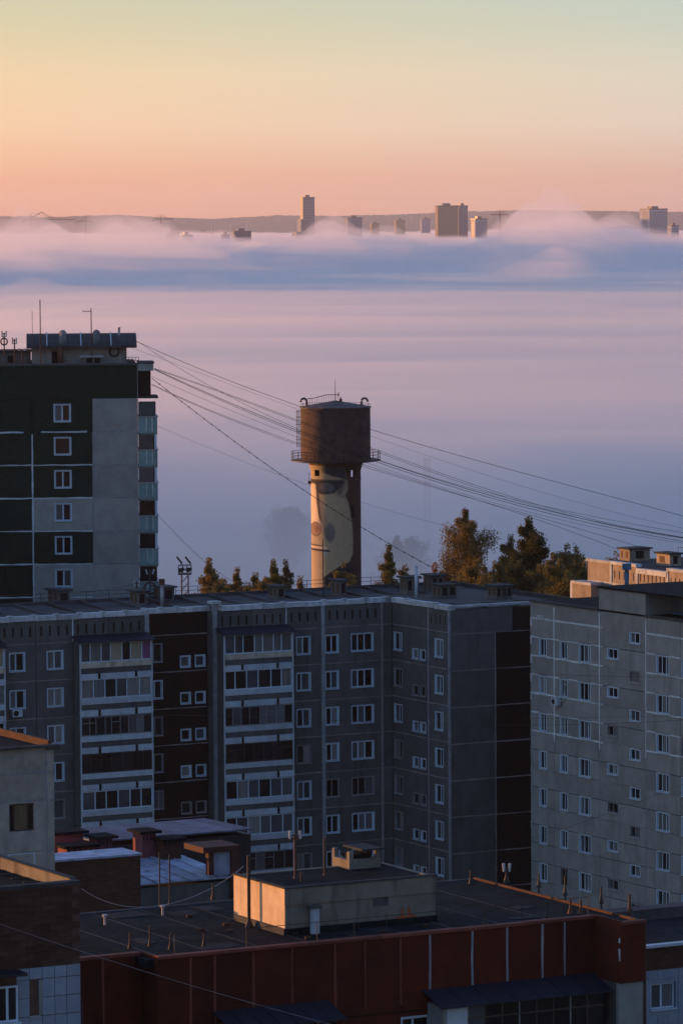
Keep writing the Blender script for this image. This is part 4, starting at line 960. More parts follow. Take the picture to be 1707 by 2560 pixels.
def tree(name, px, pyt, Y, label, halfw, kind='cone', leaf='green', n=3000, seed=1, bark='barkd', group='trees behind the long block', ls=.25, bottom=.25, lean=0.0):
    rs = np.random.RandomState(seed); p = at(px, pyt, Y); Ht = p.z; base = (p.x, Y, 0)
    t = thing(name, label, 'tree', base, 0, group)
    r0 = max(.1, Ht * .011)
    trunk = [(math.sin(k * 1.3 + seed) * .10 * k / 3 + lean * k, math.cos(k + seed) * .08 * k / 3, Ht * .97 * k / 8) for k in range(9)]
    link('trunk', MB().tube(trunk, [r0 * (1 - .93 * k / 8) for k in range(9)], 8).mesh('trunk', M[bark], True), t)
    # limbs
    nb = int(26 if kind != 'cone' else 34); tips = []; bm = MB()
    def hw(f):                                 # half width of the crown at height fraction f
        if kind == 'cone': return halfw * 1.75 * max(0.01, (1 - f)) ** .66
        if kind == 'round': return halfw * 1.15 * math.sqrt(max(0.0, 1 - ((f - .66) / .36) ** 2)) if f > .3 else .15
        return halfw * max(.05, min(1, (1 - f) * 2.6)) * (.75 + .25 * math.sin(f * 9 + seed))
    for k in range(nb):
        f = bottom + (1 - bottom) * (k + .5) / nb; a = k * 2.4 + rs.uniform(-.5, .5); w_ = hw(f) * rs.uniform(.6, 1.18)
        z0 = Ht * f * .95; up = (.10 if kind == 'cone' else .45) * w_
        tip = Vector((math.cos(a) * w_, math.sin(a) * w_, min(Ht * .99, z0 + up))); zs0 = max(.5, z0 - w_ * .35); st = Vector((np.interp(zs0, [q_[2] for q_ in trunk], [q_[0] for q_ in trunk]), np.interp(zs0, [q_[2] for q_ in trunk], [q_[1] for q_ in trunk]), zs0))
        mid = st.lerp(tip, .5) + Vector((0, 0, .12 * w_)); bm.tube([st, mid, tip], [r0 * .28 * (1.1 - f), r0 * .16 * (1.1 - f) + .01, .012], 4); tips.append((st, mid, tip, w_))
    tips.append((Vector((0, 0, Ht * .8)), Vector((0, 0, Ht * .9)), Vector((lean * 8, 0, Ht)), halfw * .18))
    link('limbs', bm.mesh('limbs', M[bark]), t)
    # leaf clumps spread along the limbs, in drooping sprays
    per = max(6, int(n * 6.5) // len(tips)); V_ = []; F_ = []; i0 = 0
    for st, mid, tip, w_ in tips:
        ncl = max(6, int(per / 16)); 
        for c in range(ncl):
            s_ = rs.beta(1.5, 1.1); q = st.lerp(mid, s_ * 2) if s_ < .5 else mid.lerp(tip, s_ * 2 - 1)
            q = np.array(q) + rs.normal(0, .07 * w_ + .06, 3); cr = (.20 + .17 * rs.rand()) * max(w_, .7) + .15
            m_ = per // ncl; pts = q + np.clip(rs.normal(0, 1, (m_, 3)), -1.2, 1.2) * np.array([cr, cr, cr * .75]) * .6; pts[:, 2] -= rs.rand(m_) ** 2 * cr * (1.2 if kind != 'cone' else .3)
            d1 = rs.normal(0, 1, (m_, 3)); d1 /= np.linalg.norm(d1, axis=1)[:, None]; d2 = np.cross(d1, rs.normal(0, 1, (m_, 3))); d2 /= np.linalg.norm(d2, axis=1)[:, None] + 1e-9
            sz = ls * rs.uniform(.6, 1.25, (m_, 1))
            quad = np.stack([pts - d1 * sz * .5, pts + d2 * sz * .3, pts + d1 * sz * .5, pts - d2 * sz * .3], 1).reshape(-1, 3); V_.append(quad)
            F_.append(np.arange(m_ * 4).reshape(-1, 4) + i0); i0 += m_ * 4
    V_ = np.concatenate(V_); V_[:, 2] = np.clip(V_[:, 2], .3, Ht * 1.01); F_ = np.concatenate(F_)
    me = bpy.data.meshes.new('crown'); me.from_pydata(V_.tolist(), [], F_.tolist()); me.materials.append(LM[leaf]); me.update(); link('crown', me, t)
    return t
GT = 'small trees seen over the long block roof'
tree('spruce_tree', 523, 1397, 520, 'broadest yellow-green conifer at the corner of the tower block', 4.3, 'cone', 'yellow', 4200, 1, group=GT, bottom=.15)
tree('spruce_tree', 592, 1420, 525, 'narrow yellow conifer between the floodlit mast and the thin pair', 3.0, 'cone', 'yellow', 2200, 2, group=GT)
tree('spruce_tree', 638, 1424, 520, 'low grey-green conifer just before the tall slender pair', 3.2, 'cone', 'green', 2200, 3, group=GT)
tree('spruce_tree', 684, 1399, 515, 'tallest conifer of the row beside the water tower', 3.4, 'cone', 'green', 3800, 4, group=GT)
tree('spruce_tree', 715, 1400, 530, 'slender dark conifer with a pointed tip nearest the water tower', 2.4, 'cone', 'dark', 2200, 5, group=GT)
tree('young_birch', 752, 1436, 505, 'low pale yellow sapling at the foot of the water tower', 1.5, 'cone', 'yellow', 1200, 6, group=GT)
tree('young_birch', 556, 1446, 508, 'low round olive bush between the broad conifer and the narrow yellow one', 2.2, 'round', 'green', 2000, 51, group=GT)
tree('young_birch', 664, 1440, 510, 'low round yellow bush under the tallest conifer', 2.0, 'round', 'yellow', 2000, 52, group=GT)
tree('spruce_tree', 618, 1452, 500, 'lowest green sapling among the small trees over the roof', 1.5, 'cone', 'green', 1000, 31, group=GT)
tree('young_birch', 858, 1404, 462, 'bushy sapling with olive leaves in front of the painted shaft', 1.9, 'round', 'green', 2000, 7)
tree('spruce_tree', 972, 1362, 505, 'ragged olive tree standing alone to the side of the water tower', 3.0, 'cone', 'green', 3800, 8, bottom=.3)
tree('young_birch', 1012, 1404, 500, 'short side tree leaning against the ragged olive tree', 1.5, 'round', 'green', 1500, 9)
tree('birch_tree', 1163, 1272, 490, 'tall russet birch with a pale trunk showing through its crown', 3.1, 'round', 'brown', 6500, 10, 'bark', ls=.24, bottom=.42)
tree('birch_tree', 1322, 1292, 480, 'dark rounded birch with drooping sprays, fullest of the big trees', 2.5, 'round', 'dark', 8000, 11, 'bark', bottom=.35)
tree('birch_tree', 1276, 1340, 488, 'lower russet birch leaning on the dark rounded birch', 1.8, 'round', 'brown', 4000, 12, 'bark', bottom=.35)
tree('young_birch', 1418, 1358, 470, 'feathery yellow-brown poplar by the sunlit block', 2.0, 'round', 'brown', 3000, 13, 'bark', bottom=.3)
tree('young_birch', 1440, 1362, 478, 'twin feathery poplar tip just before the sunlit block', 1.8, 'round', 'yellow', 2600, 14, 'bark', bottom=.3)
tree('young_birch', 1385, 1378, 465, 'bushy brown poplar between the dark birch and the feathery pair', 2.2, 'round', 'brown', 3600, 15, 'bark', bottom=.3)
tree('young_birch', 1462, 1400, 460, 'low brown shrub tree touching the sunlit block corner', 2.0, 'round', 'brown', 2200, 16, 'bark')
tree('young_birch', 1540, 1378, 520, 'little treetop peeping over the roof of the sunlit block', 1.5, 'round', 'brown', 1400, 32, 'bark')
tree('autumn_maple', 1086, 1408, 470, 'glowing orange maple bush left of the russet birch', 1.6, 'round', 'orange', 2000, 17)
tree('autumn_maple', 1118, 1410, 474, 'second orange maple bush under the russet birch', 1.5, 'round', 'orange', 1700, 18)
tree('young_birch', 1210, 1412, 468, 'olive thicket tree under the russet birch', 2.1, 'round', 'brown', 2600, 19)
tree('autumn_maple', 1240, 1402, 476, 'orange-brown maple between the two big birches', 1.6, 'round', 'brown', 2000, 20)
tree('young_birch', 1150, 1428, 466, 'dark thicket tree at the foot of the russet birch', 2.0, 'round', 'green', 2200, 21)
tree('young_birch', 1300, 1400, 464, 'wide dark thicket in front of the dark rounded birch', 2.6, 'round', 'dark', 3200, 22)
tree('young_birch', 1350, 1410, 462, 'brown thicket tree at the roof edge beyond the pale block', 2.4, 'round', 'brown', 2800, 23)
tree('young_birch', 1398, 1396, 458, 'rounded olive thicket beside the feathery poplars', 2.6, 'round', 'green', 3400, 41, 'bark', bottom=.3)
tree('young_birch', 1452, 1384, 466, 'loose yellow-brown poplar leaning to the sunlit block', 2.0, 'round', 'brown', 2800, 42, 'bark', bottom=.3)
tree('young_birch', 1256, 1388, 470, 'rounded yellow birch filling the gap between the two big birches', 2.4, 'round', 'yellow', 3200, 43, 'bark', bottom=.3)
tree('young_birch', 1188, 1398, 464, 'yellowing thicket tree below the russet birch crown', 2.6, 'round', 'yellow', 3200, 44, 'bark', bottom=.3)
tree('fog_tree', 724, 1268, 712, 'blurred big tree standing in the fog beside the water tower', 3.8, 'round', 'dark', 6000, 24, group='trees lost in the fog', ls=.2, bottom=.3)
tree('fog_tree', 992, 1340, 662, 'faint pointed tree fading in the fog', 3.4, 'cone', 'dark', 2800, 25, group='trees lost in the fog', ls=.2)
tree('fog_tree', 1030, 1344, 670, 'faint broad tree fading in the fog behind the ragged olive tree', 3.2, 'round', 'dark', 2800, 26, group='trees lost in the fog', ls=.2)
# ------------------------------------------------------------------ floodlight gantry
p = at(463, 1470, 430); q = at(463, 1436, 430)
fm = thing('floodlight_mast', 'rusty floodlight mast with tilted lamps on a caged platform', 'floodlight mast', (p.x, 430, 0)); hp = q.z; k_ = 430 / FPX
for a in (-.32, .32): link('mast_leg', MB().tube([(a, 0, 0), (a, 0, hp)], .07, 6).mesh('mast_leg', M['rust']), fm)
for j in range(14): link('lattice_bar', cached(('lb',), lambda: MB().tube([(-.32, 0, 0), (.32, 0, .7)], .04, 4).mesh('lattice_bar', M['rust'])), fm, (0, 0, hp - .8 - j * .75))
W_ = 16 * k_; 
link('platform', MB().box(-W_, W_, -W_, W_, hp, hp + .12).mesh('platform', M['rust']), fm)
for zz in (.45, .9): 
    for (a, b_) in (((-W_, -W_), (W_, -W_)), ((-W_, W_), (W_, W_)), ((-W_, -W_), (-W_, W_)), ((W_, -W_), (W_, W_))): link('cage_rail', MB().tube([(*a, hp + zz), (*b_, hp + zz)], .03, 4).mesh('cage_rail', M['iron']), fm)
for a in (-W_, -W_ / 3, W_ / 3, W_):
    for b_ in (-W_, W_): link('cage_post', MB().tube([(a, b_, hp), (a, b_, hp + .95)], .03, 4).mesh('cage_post', M['iron']), fm)
for dx, dz, s in ((-.42, .95, -1), (.42, .95, -1), (-.35, .2, 1), (.4, .22, 1)):
    b = MB(); b.tube([(dx, -.3, hp + dz), (dx + .12, -.3, hp + dz + .1)], .04, 5); x0 = dx
    b.add([(x0 - .42, -.5, hp + dz + .78), (x0 - .30, -.5, hp + dz + .86), (x0 + .22, -.5, hp + dz + .2), (x0 + .1, -.5, hp + dz + .08), (x0 - .42, .0, hp + dz + .78), (x0 - .30, 0, hp + dz + .86), (x0 + .22, 0, hp + dz + .2), (x0 + .1, 0, hp + dz + .08)],
          [(0, 1, 2, 3), (7, 6, 5, 4), (0, 4, 5, 1), (1, 5, 6, 2), (2, 6, 7, 3), (3, 7, 4, 0)]) if dz > .5 else b.tube([(x0 - .25, -.3, hp + dz + .2), (x0 + .3, -.3, hp + dz + .4)], [.25, .12], 8)
    link('floodlight', b.mesh('floodlight', M['iron']), fm)
# ------------------------------------------------------------------ two masts sunk in the fog
for px, pyt, r_, lb in ((1064, 1146, .34, 'thicker of two chimneys half lost in the fog'), (1073.5, 1147, .2, 'thinner of two chimneys half lost in the fog')):
    p = at(px, pyt, 785); t = thing('chimney', lb, 'chimney', (p.x, 785, 0), 0, 'chimneys in the fog'); link('shaft', MB().tube([(0, 0, 0), (0, 0, p.z)], [r_ * 1.3, r_], 12).mesh('shaft', M['concrete']), t)
    link('rim', MB().tube([(0, 0, p.z - .5), (0, 0, p.z + .05)], r_ * 1.25, 12).mesh('rim', M['concrete']), t)
# ------------------------------------------------------------------ cables
def cable(pts, label, r=.022, name='cable', group='cables strung across the fog', m='iron', beads=0):
    """pts: (px, py, depth) on the photo; a smooth hanging curve is drawn through them."""
    P = [at(*q) for q in pts]; t = [0.0]
    for a, b_ in zip(P[:-1], P[1:]): t.append(t[-1] + (b_ - a).length)
    t = np.array(t) / t[-1]; deg = min(3, len(P) - 1); T_ = np.linspace(0, 1, 25)
    c = [np.polyval(np.polyfit(t, [p[i] for p in P], deg), T_) for i in range(3)]
    # x and y stay straight, only the height hangs
    o = P[0]; r *= .7; b = MB(); pp = [Vector((c[0][i], c[1][i], c[2][i])) - o for i in range(25)]; b.tube(pp, r, 5)
    e = b.build(name, M[m], None, tuple(o)); tag(e, label, 'cable', group)
    for k in range(beads):
        q = pp[0].lerp(pp[-1], 0); i = (k + 1) / (beads + 1) * 24; a = int(i); q = pp[a].lerp(pp[min(a + 1, 24)], i - a)
        link('clip', cached(('clip',), lambda: MB().box(-.05, .05, -.05, .05, -.07, .05).mesh('clip', M['iron'])), e, tuple(q))
    return e
D0, D1 = 370, 386
def dep(px): return D0 + (D1 - D0) * (px - 350) / 1400
def cab(pl, label, **k): return cable([(x, y, dep(x)) for x, y in pl], label, **k)
cab([(343, 853), (592, 962), (750, 1015), (928, 1072), (1229, 1163), (1760, 1305)], 'highest cable, passing in front of the tank just under its roof edge', r=.03)
cab([(318, 866), (592, 965), (750, 1024), (928, 1095), (1229, 1190), (1760, 1332)], 'faint upper cable close below the highest one', r=.014)
cab([(386, 919), (558, 983), (745, 1052), (931, 1117), (1250, 1235), (1760, 1350)], 'upper of two close cables from the tower block cornice', r=.024)
cab([(386, 921), (558, 985), (745, 1056), (931, 1122), (1250, 1240), (1760, 1352)], 'lower of two close cables from the tower block cornice', r=.024)
cab([(386, 922), (490, 970), (610, 1021), (745, 1080), (954, 1150), (1337, 1270), (1760, 1352)], 'thick middle cable sagging past the tank', r=.036)
cab([(386, 924), (490, 973), (610, 1025), (745, 1085), (954, 1156), (1337, 1276), (1760, 1362)], 'second thick cable right beneath the sagging one', r=.03)
cab([(380, 940), (610, 1042), (742, 1093), (940, 1162), (1330, 1284), (1707, 1358)], 'reddish single cable below the thick pair', r=.018, m='rust')
cab([(380, 960), (610, 1058), (747, 1115), (920, 1158), (1327, 1297), (1548, 1374)], 'upper of the lowest cable pair crossing the tank foot', r=.024)
cab([(380, 962), (610, 1061), (747, 1119), (920, 1164), (1327, 1290), (1640, 1380)], 'lower of the lowest cable pair crossing the tank foot', r=.024)
cab([(343, 852), (495, 947), (592, 1001), (681, 1047), (745, 1075), (954, 1146), (1330, 1262), (1760, 1340)], 'cable that cuts across the others from the roof corner', r=.022)
cab([(380, 945), (553, 1079), (778, 1237), (902, 1317), (999, 1375), (1090, 1424)], 'steep cable hung with small clips in front of the painted shaft', r=.034, beads=36)
cab([(395, 1065), (610, 1154), (778, 1215), (904, 1256), (1260, 1349)], 'faintest single cable low across the fog', r=.013)
cab([(399, 1292), (450, 1345), (513, 1404), (600, 1462)], 'short cable dropping from a balcony to the broad conifer', r=.02)
cab([(120, 966), (180, 1040), (231, 1105)], 'taut warm coloured wire slanting across the green facade', r=.018, m='rust')
# wires over the courtyard and roofs
def wire(pl, label, r=.016, m='iron'): return cable(pl, label, r, 'overhead_wire', 'thin wires over the courtyard', m)
wire([(0, 1830, 250), (700, 1795, 280), (1400, 1812, 300), (1707, 1800, 305)], 'thin dark wire running level across the facades at mid height')
wire([(1300, 1683, 306), (1500, 1690, 303), (1707, 1693, 300)], 'upper dark wire across the pale beige block', .014)
wire([(1300, 1797, 306), (1500, 1793, 303), (1707, 1790, 300)], 'lower dark wire across the pale beige block', .014)
wire([(1300, 2105, 300), (1500, 2040, 298), (1707, 1960, 296)], 'slanting dark wire low across the pale beige block', .013)
wire([(380, 1490, 345), (640, 1478, 348), (960, 1470, 352)], 'sagging wire above the long block roof', .016)
wire([(0, 1500, 338), (170, 1487, 340), (343, 1460, 342)], 'wire rising to the short roof post under the tower block', .02)
wire([(205, 2222, 186), (351, 2268, 188), (494, 2237, 190), (609, 2166, 192)], 'pale slack cable hanging over the dark roof', .02, 'zinc')
wire([(0, 2310, 150), (400, 2440, 150), (900, 2580, 150)], 'thin wire slanting down across the red attic wall', .008, 'zinc')
# ================================================================== far city above the fog
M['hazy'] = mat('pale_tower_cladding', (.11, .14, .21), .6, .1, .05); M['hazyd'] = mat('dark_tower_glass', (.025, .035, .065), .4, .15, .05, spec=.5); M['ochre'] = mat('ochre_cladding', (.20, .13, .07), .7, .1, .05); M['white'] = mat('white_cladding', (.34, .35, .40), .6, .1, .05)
def far(px0, px1, pyt, Y, label, dep_=26, m='hazy', rows=0, cols=0, win='hazyd', ang=20, tiers=(), cat='high-rise', band=None, name='high_rise', crown=True):
    w = (px1 - px0) / FPX * Y; c = at((px0 + px1) / 2, pyt, Y); a = R(ang)
    fw = w / (math.cos(a) + .55 * math.sin(a)); dd = fw * .55
    t = thing(name, label, cat, (c.x - fw * math.cos(a) / 2 + dd * math.sin(a) / 2, Y, 0), a, 'high-rises above the fog')
    zt = c.z
    link('body', MB().box(0, fw, 0, dd, 0, zt).mesh('body', M[m]), t)
    if crown: link('parapet', MB().box(-.4, fw + .4, -.4, dd + .4, zt, zt + 1.6).mesh('parapet', M['hazyd']), t); link('plant_room', MB().box(fw * .3, fw * .65, dd * .3, dd * .8, zt + 1.6, zt + 5).mesh('plant_room', M['hazyd']), t)
    fh = 3.2
    for r_ in range(rows):
        z0 = zt - 3 - r_ * fh
        if band: link('window_band', cached(('band', rd(fw), band), lambda: MB().box(fw * .06, fw * .94, -.3, .1, 0, 1.9).mesh('window_band', M[win])), t, (0, 0, z0 - 1.9))
        else:
            for c_ in range(cols):
                link('window', cached(('fwin', rd(fw), cols, win), lambda: MB().box(0, fw / cols * .55, -.25, .1, 0, 1.8).mesh('window', M[win])), t, (fw * (c_ + .22) / cols, 0, z0 - 1.8))
            link('side_window', cached(('fsw', rd(dd), win), lambda: MB().box(-.25, .1, dd * .2, dd * .75, 0, 1.8).mesh('side_window', M[win])), t, (0, 0, z0 - 1.8))
    for k, (f0, f1, pz, mm) in enumerate(tiers):
        zq = at(px0, pz, Y).z; link('lower_tier', MB().box(fw * f0, fw * f1, -6 - k * 3, dd * .9, 0, zq).mesh('lower_tier', M[mm]), t)
        for r_ in range(9): link('tier_window_band', MB().box(fw * f0 + 1, fw * f1 - 1, -6.3 - k * 3, -5.9 - k * 3, zq - 4 - r_ * 3.2, zq - 2.2 - r_ * 3.2).mesh('tier_window_band', M['hazyd']), t)
    return t
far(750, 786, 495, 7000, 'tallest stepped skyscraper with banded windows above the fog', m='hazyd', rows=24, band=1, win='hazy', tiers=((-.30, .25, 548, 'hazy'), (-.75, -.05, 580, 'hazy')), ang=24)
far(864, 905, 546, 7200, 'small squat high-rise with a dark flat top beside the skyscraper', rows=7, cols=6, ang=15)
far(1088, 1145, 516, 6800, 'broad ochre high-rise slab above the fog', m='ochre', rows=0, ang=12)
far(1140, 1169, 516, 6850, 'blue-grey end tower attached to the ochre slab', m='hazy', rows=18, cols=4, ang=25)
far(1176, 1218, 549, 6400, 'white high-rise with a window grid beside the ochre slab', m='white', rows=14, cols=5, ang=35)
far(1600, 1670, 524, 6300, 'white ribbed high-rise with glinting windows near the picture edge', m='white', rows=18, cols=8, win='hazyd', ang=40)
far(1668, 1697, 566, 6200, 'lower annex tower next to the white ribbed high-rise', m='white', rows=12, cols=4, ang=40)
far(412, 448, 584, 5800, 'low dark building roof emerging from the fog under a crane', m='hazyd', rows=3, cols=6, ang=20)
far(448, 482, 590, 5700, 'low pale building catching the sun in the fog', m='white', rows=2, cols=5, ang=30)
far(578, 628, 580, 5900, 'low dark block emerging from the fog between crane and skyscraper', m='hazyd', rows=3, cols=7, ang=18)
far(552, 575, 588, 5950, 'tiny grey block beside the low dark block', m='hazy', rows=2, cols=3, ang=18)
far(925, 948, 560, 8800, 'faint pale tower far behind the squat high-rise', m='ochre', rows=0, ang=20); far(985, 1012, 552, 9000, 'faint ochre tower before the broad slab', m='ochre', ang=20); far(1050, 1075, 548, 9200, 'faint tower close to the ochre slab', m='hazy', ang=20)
def crane(px, pyt, pyb, Y, jib, label, fl=1, luff=False):
    k = Y / FPX; p = at(px, pyt, Y); t = thing('tower_crane', label, 'crane', (p.x, Y, 0), 0, 'tower cranes above the fog'); m = mat('crane_red', (.22, .07, .04), .6, .15, .1)
    link('mast', MB().box(-.9, .9, -.9, .9, 0, p.z).mesh('mast', m), t)
    if luff: link('jib', MB().tube([(0, 0, p.z - 6), (fl * jib * k * .25, 0, p.z + 4), (fl * jib * k * .5, 0, p.z - 8)], [.9, .8, .3], 5).mesh('jib', m), t)
    z = p.z - 4 if not luff else p.z - 9
    link('boom', MB().box(min(0, fl * jib * k), max(0, fl * jib * k), -.6, .6, z - .7, z + .7).mesh('boom', m), t)
    link('counter_jib', MB().box(min(0, -fl * 12), max(0, -fl * 12), -.6, .6, z - .7, z + .7).mesh('counter_jib', m), t); link('counterweight', MB().box(-fl * 12 - 1.5, -fl * 12 + 1.5, -1, 1, z - 3.5, z - .8).mesh('counterweight', m), t)
    link('stay', MB().tube([(-fl * 10, 0, z), (0, 0, p.z + 3), (fl * jib * k * .7, 0, z)], .3, 4).mesh('stay', m), t)
crane(78, 536, 570, 7600, 110, 'tower crane with a long jib at the hill crest', 1, True)
crane(215, 548, 570, 8000, 26, 'small tower crane on the hill slope in the fog', -1)
crane(306, 557, 572, 8000, 10, 'stub of a tower crane just clearing the fog', 1)
crane(403, 541, 600, 6500, 30, 'red tower crane above the low dark building roof', 1)
crane(1249, 530, 590, 6500, 24, 'tower crane beside the white gridded high-rise', -1)
for px, pyt, lb in ((531, 556, 'slim pale chimney farther along the hill foot'), (578, 558, 'slim pale chimney above the low dark block'), (619, 556, 'slim pale chimney nearest the skyscraper')):
    p = at(px, pyt, 9000); t = thing('far_chimney', lb, 'chimney', (p.x, 9000, 0), 0, 'slim chimneys before the hills'); link('shaft', MB().tube([(0, 0, 0), (0, 0, p.z)], [2.2, 1.2], 8).mesh('shaft', M['white']), t)
# ================================================================== red-walled block in front
M['red'] = mat('oxide_red_panel', (.066, .012, .005), .95, .3, .8, bump=.25, bscale=10, stain=.35, scol=(.035, .012, .010))
M['red_s'] = mat('dull_red_seal', (.16, .05, .035), .9, .25, 2); M['plaster'] = mat('stained_cream_plaster', (.165, .16, .13), .9, .22, .9, bump=.2, bscale=8, stain=.85, scol=(.05, .045, .042))
M['brick'] = mat('dark_brick', (.055, .030, .020), .95, .35, 1.5, bump=.3, bscale=12, stretch=(1, 1, 5)); M['tile'] = mat('pale_blue_tile', (.20, .27, .34), .35, .12, 1.5, spec=.4); M['grout'] = mat('rusty_grout', (.10, .065, .05), .95, .2, 3)
M['orange'] = mat('orange_spray_paint', (.30, .085, .035), .8, .25, 2)
ZF = 31.2
_c = onz(1100, 2325, ZF)
fb = thing('apartment_block', 'oxide red panel wall and dark felt roof of the nearest block with a plastered penthouse', 'apartment block', (_c.x, _c.y, 0), A)
B = Face(fb); bx = lambda px, py=2400, yl=0.0: B.x(px, py, yl)
SB = 1.4                                     # setback of the stretch nearest the brick block
SJ = -2.0                                    # projecting end bay
xl, x1, x2, x3 = bx(150, 2400, SB), bx(394), bx(1485), bx(1610, 2400, SJ)
x2f = x2
zr2 = ZF - 2.62                               # lower edge of the red band
B.boxpart('core_wall', M['core'], xl, x1, SB + .3, 12, 0, ZF - .6); B.boxpart('core_wall', M['core'], x1, x2, .3, 12, 0, ZF - .6); B.boxpart('core_wall', M['core'], x2 + .004, x3 - .01, SJ + .3, 12, 0, ZF - .6)
jl = [xl, bx(258, 2420, SB), x1]
for a, b_ in zip(jl[:-1], jl[1:]): panel(B, a, b_, zr2 - .6, ZF - .12, M['red'], (), SB, .012)
seal(B, M['red_s'], jl[1] - .04, jl[1] + .04, zr2 - .5, ZF - .15, SB)
j2 = [x1] + [bx(p_) for p_ in (476, 537, 633, 730, 838, 913, 1001, 1074, 1180, 1267, 1355, 1411)] + [x2]
for k, (a, b_) in enumerate(zip(j2[:-1], j2[1:])):
    panel(B, a, b_, zr2 - .55, ZF - .12, M['red'], (), 0, .012)
    if k: seal(B, M['seal_d'] if k >= 8 else M['red_s'], a - .045, a + .045, zr2 + (.1 if k >= 8 else -.3), ZF - .16)
seal(B, M['seal_d'], j2[8], j2[8] + .75, zr2 + .02, zr2 + .12)
rp = B.put('return_panel', panel_mesh(rd(SB + .1), rd(2.9), [], M['red'], .1), 0, 0, 0)
rp.location = (x1 - .004, SB + .05, zr2 - .3); rp.rotation_euler = (0, 0, R(-90))
rp = B.put('return_panel', panel_mesh(rd(-SJ), rd(2.6), [], M['red'], .1), 0, 0, 0)
rp.location = (x2 - .004, 0 - .02, zr2 + .05); rp.rotation_euler = (0, 0, R(-90))
panel(B, x2, x3, zr2 + .05, ZF - .05, M['red'], (), SJ, .006)
seal(B, M['seal'], x2 - .03, x2 + .05, zr2 + 1.0, zr2 + 1.5, SJ); seal(B, M['seal'], x2 - .03, x2 + .04, zr2 + 1.75, zr2 + 1.95, SJ)
B.boxpart('corner_strip', M['brick'], x3 + .002, x3 + .08, SJ, 12, 0, ZF - .05)
for a, b_, y in ((xl, x1 - .06, SB), (x1, x2 - .02, 0), (x2, x3 + .08, SJ)):
    n = max(1, int((b_ - a) / 3)); w = (b_ - a) / n
    for k in range(n): B.put('coping_strip', MB().box(.01, w - .01, -.07, .3, 0, .12).mesh('coping_strip', M['red_s']), a + w * k, y, ZF - .118 + RNG.uniform(-.012, .012))
B.boxpart('roof_sheet', M['tar'], xl, x1 - .3, SB + .3, 12, ZF - .5, ZF - .16); B.boxpart('roof_sheet', M['tar'], x1 - .298, x2 - .004, .3, 12, ZF - .5, ZF - .158); B.boxpart('roof_sheet', M['tar'], x2, x3, SJ + .3, 12, ZF - .5, ZF - .156)
B.boxpart('back_parapet', M['tar_b'], xl, x3, 12, 12.25, ZF - 1, ZF - .13)
# felt seams on the roof
for k in range(9): B.boxpart('felt_seam', M['tar_b'], x1 + .5 + (x2 - x1) * k / 9, x1 + .56 + (x2 - x1) * k / 9, .6, 11.8, ZF - .157, ZF - .150)
# patches of newer felt, a few bricks left lying and small breather stubs
for k in range(16):
    a = x1 + (x2 - x1) * RNG.random() * .97; c = 1.0 + RNG.random() * 9.5
    B.boxpart('felt_patch', mat('newer_felt', (.018, .022, .028), .9, .5, 1.0, spec=.15), a, a + RNG.uniform(.5, 1.8), c, c + RNG.uniform(.4, 1.4), ZF - .149, ZF - .143 + .001 * k)
for k in range(14):
    a = x1 + 1 + (x2 - x1) * RNG.random() * .9; c = .7 + RNG.random() * 10
    B.boxpart('loose_brick', M['brick'], a, a + .26, c, c + .13, ZF - .148, ZF - .05)
for k in range(6):
    a = x1 + 2 + (x2 - x1) * k / 6.4; B.put('breather', cached(('brth',), lambda: MB().tube([(0, 0, 0), (0, 0, .35), (0, 0, .36), (0, 0, .44)], [.06, .06, .12, .12], 8).mesh('breather', M['zinc'])), a, 9.0 + (k % 2), ZF - .16)
# storey below: windows, balcony canopies
B.boxpart('storey_wall', M['concrete_b'], bx(1485) - .02, x3 - .01, SJ + .08, SJ + .28, 0, zr2 + .04)
panel(B, x1, j2[8], zr2 - FL - .4, zr2 - .58, M['red'], [(bx(1005, 2540), bx(1074, 2540), zr2 - 2.3, zr2 - .85)])
window(B, bx(1005, 2540), bx(1074, 2540), zr2 - 2.3, zr2 - .85, (.42,), 'pvc')
panel(B, j2[8], x2, zr2 - FL - .4, zr2 - .58, M['concrete']); panel(B, xl, x1, zr2 - FL - .6, zr2 - .62, M['concrete'], (), SB)
def roof_balcony(px0, px1, py0, label_m, side=True):
    a, b_ = bx(px0, 2480, -1.3), bx(px1, 2480, -1.3); zt = zr2 - .05
    e = B.put('balcony', MB().box(0, b_ - a, 0, 1.25, -2.9, -2.75).mesh('balcony_floor', M['concrete']), a, -1.3, zt)
    n = 7; w = (b_ - a + .6) / n
    for k in range(n):
        b = MB(); b.prism_x([(-.3, -.28), (1.3, .22), (1.3, .28), (-.3, -.22)], -.3 + w * k + .02, -.3 + w * (k + 1) - .02); me = b.mesh('canopy_sheet', M['canopy']); fix_normals(me); link('canopy_sheet', me, e)
    link('side_wall', MB().box(-.02, .14, 0, 1.28, -2.9, -.25).mesh('side_wall', M['concrete_b']), e); link('side_panel', MB().box(.15, 1.1, -.02, .06, -2.9, -.35).mesh('side_panel', M['panelw']), e)
    W1 = b_ - a - 1.1
    for k in range(8):
        link('glazing_bar', MB().box(1.1 + W1 * k / 8, 1.16 + W1 * k / 8, .0, .06, -2.0, -.32).mesh('glazing_bar', M['brownwood'] if k % 3 else M['oldwood']), e)
        link('pane', MB().box(1.16 + W1 * k / 8, 1.1 + W1 * (k + 1) / 8, .02, .04, -2.0, -.34).mesh('pane', M[RNG.choice(['glass_n', 'glass_d', 'glass_g', 'glass_n'])]), e)
    link('transom', MB().box(1.1, b_ - a, -.01, .07, -.86, -.80).mesh('transom', M['brownwood']), e); link('parapet_band', MB().box(.15, b_ - a, -.03, .05, -2.75, -2.01).mesh('parapet_band', M['panelw']), e)
roof_balcony(1108, 1508, 2480, 0); roof_balcony(585, 842, 2510, 0)
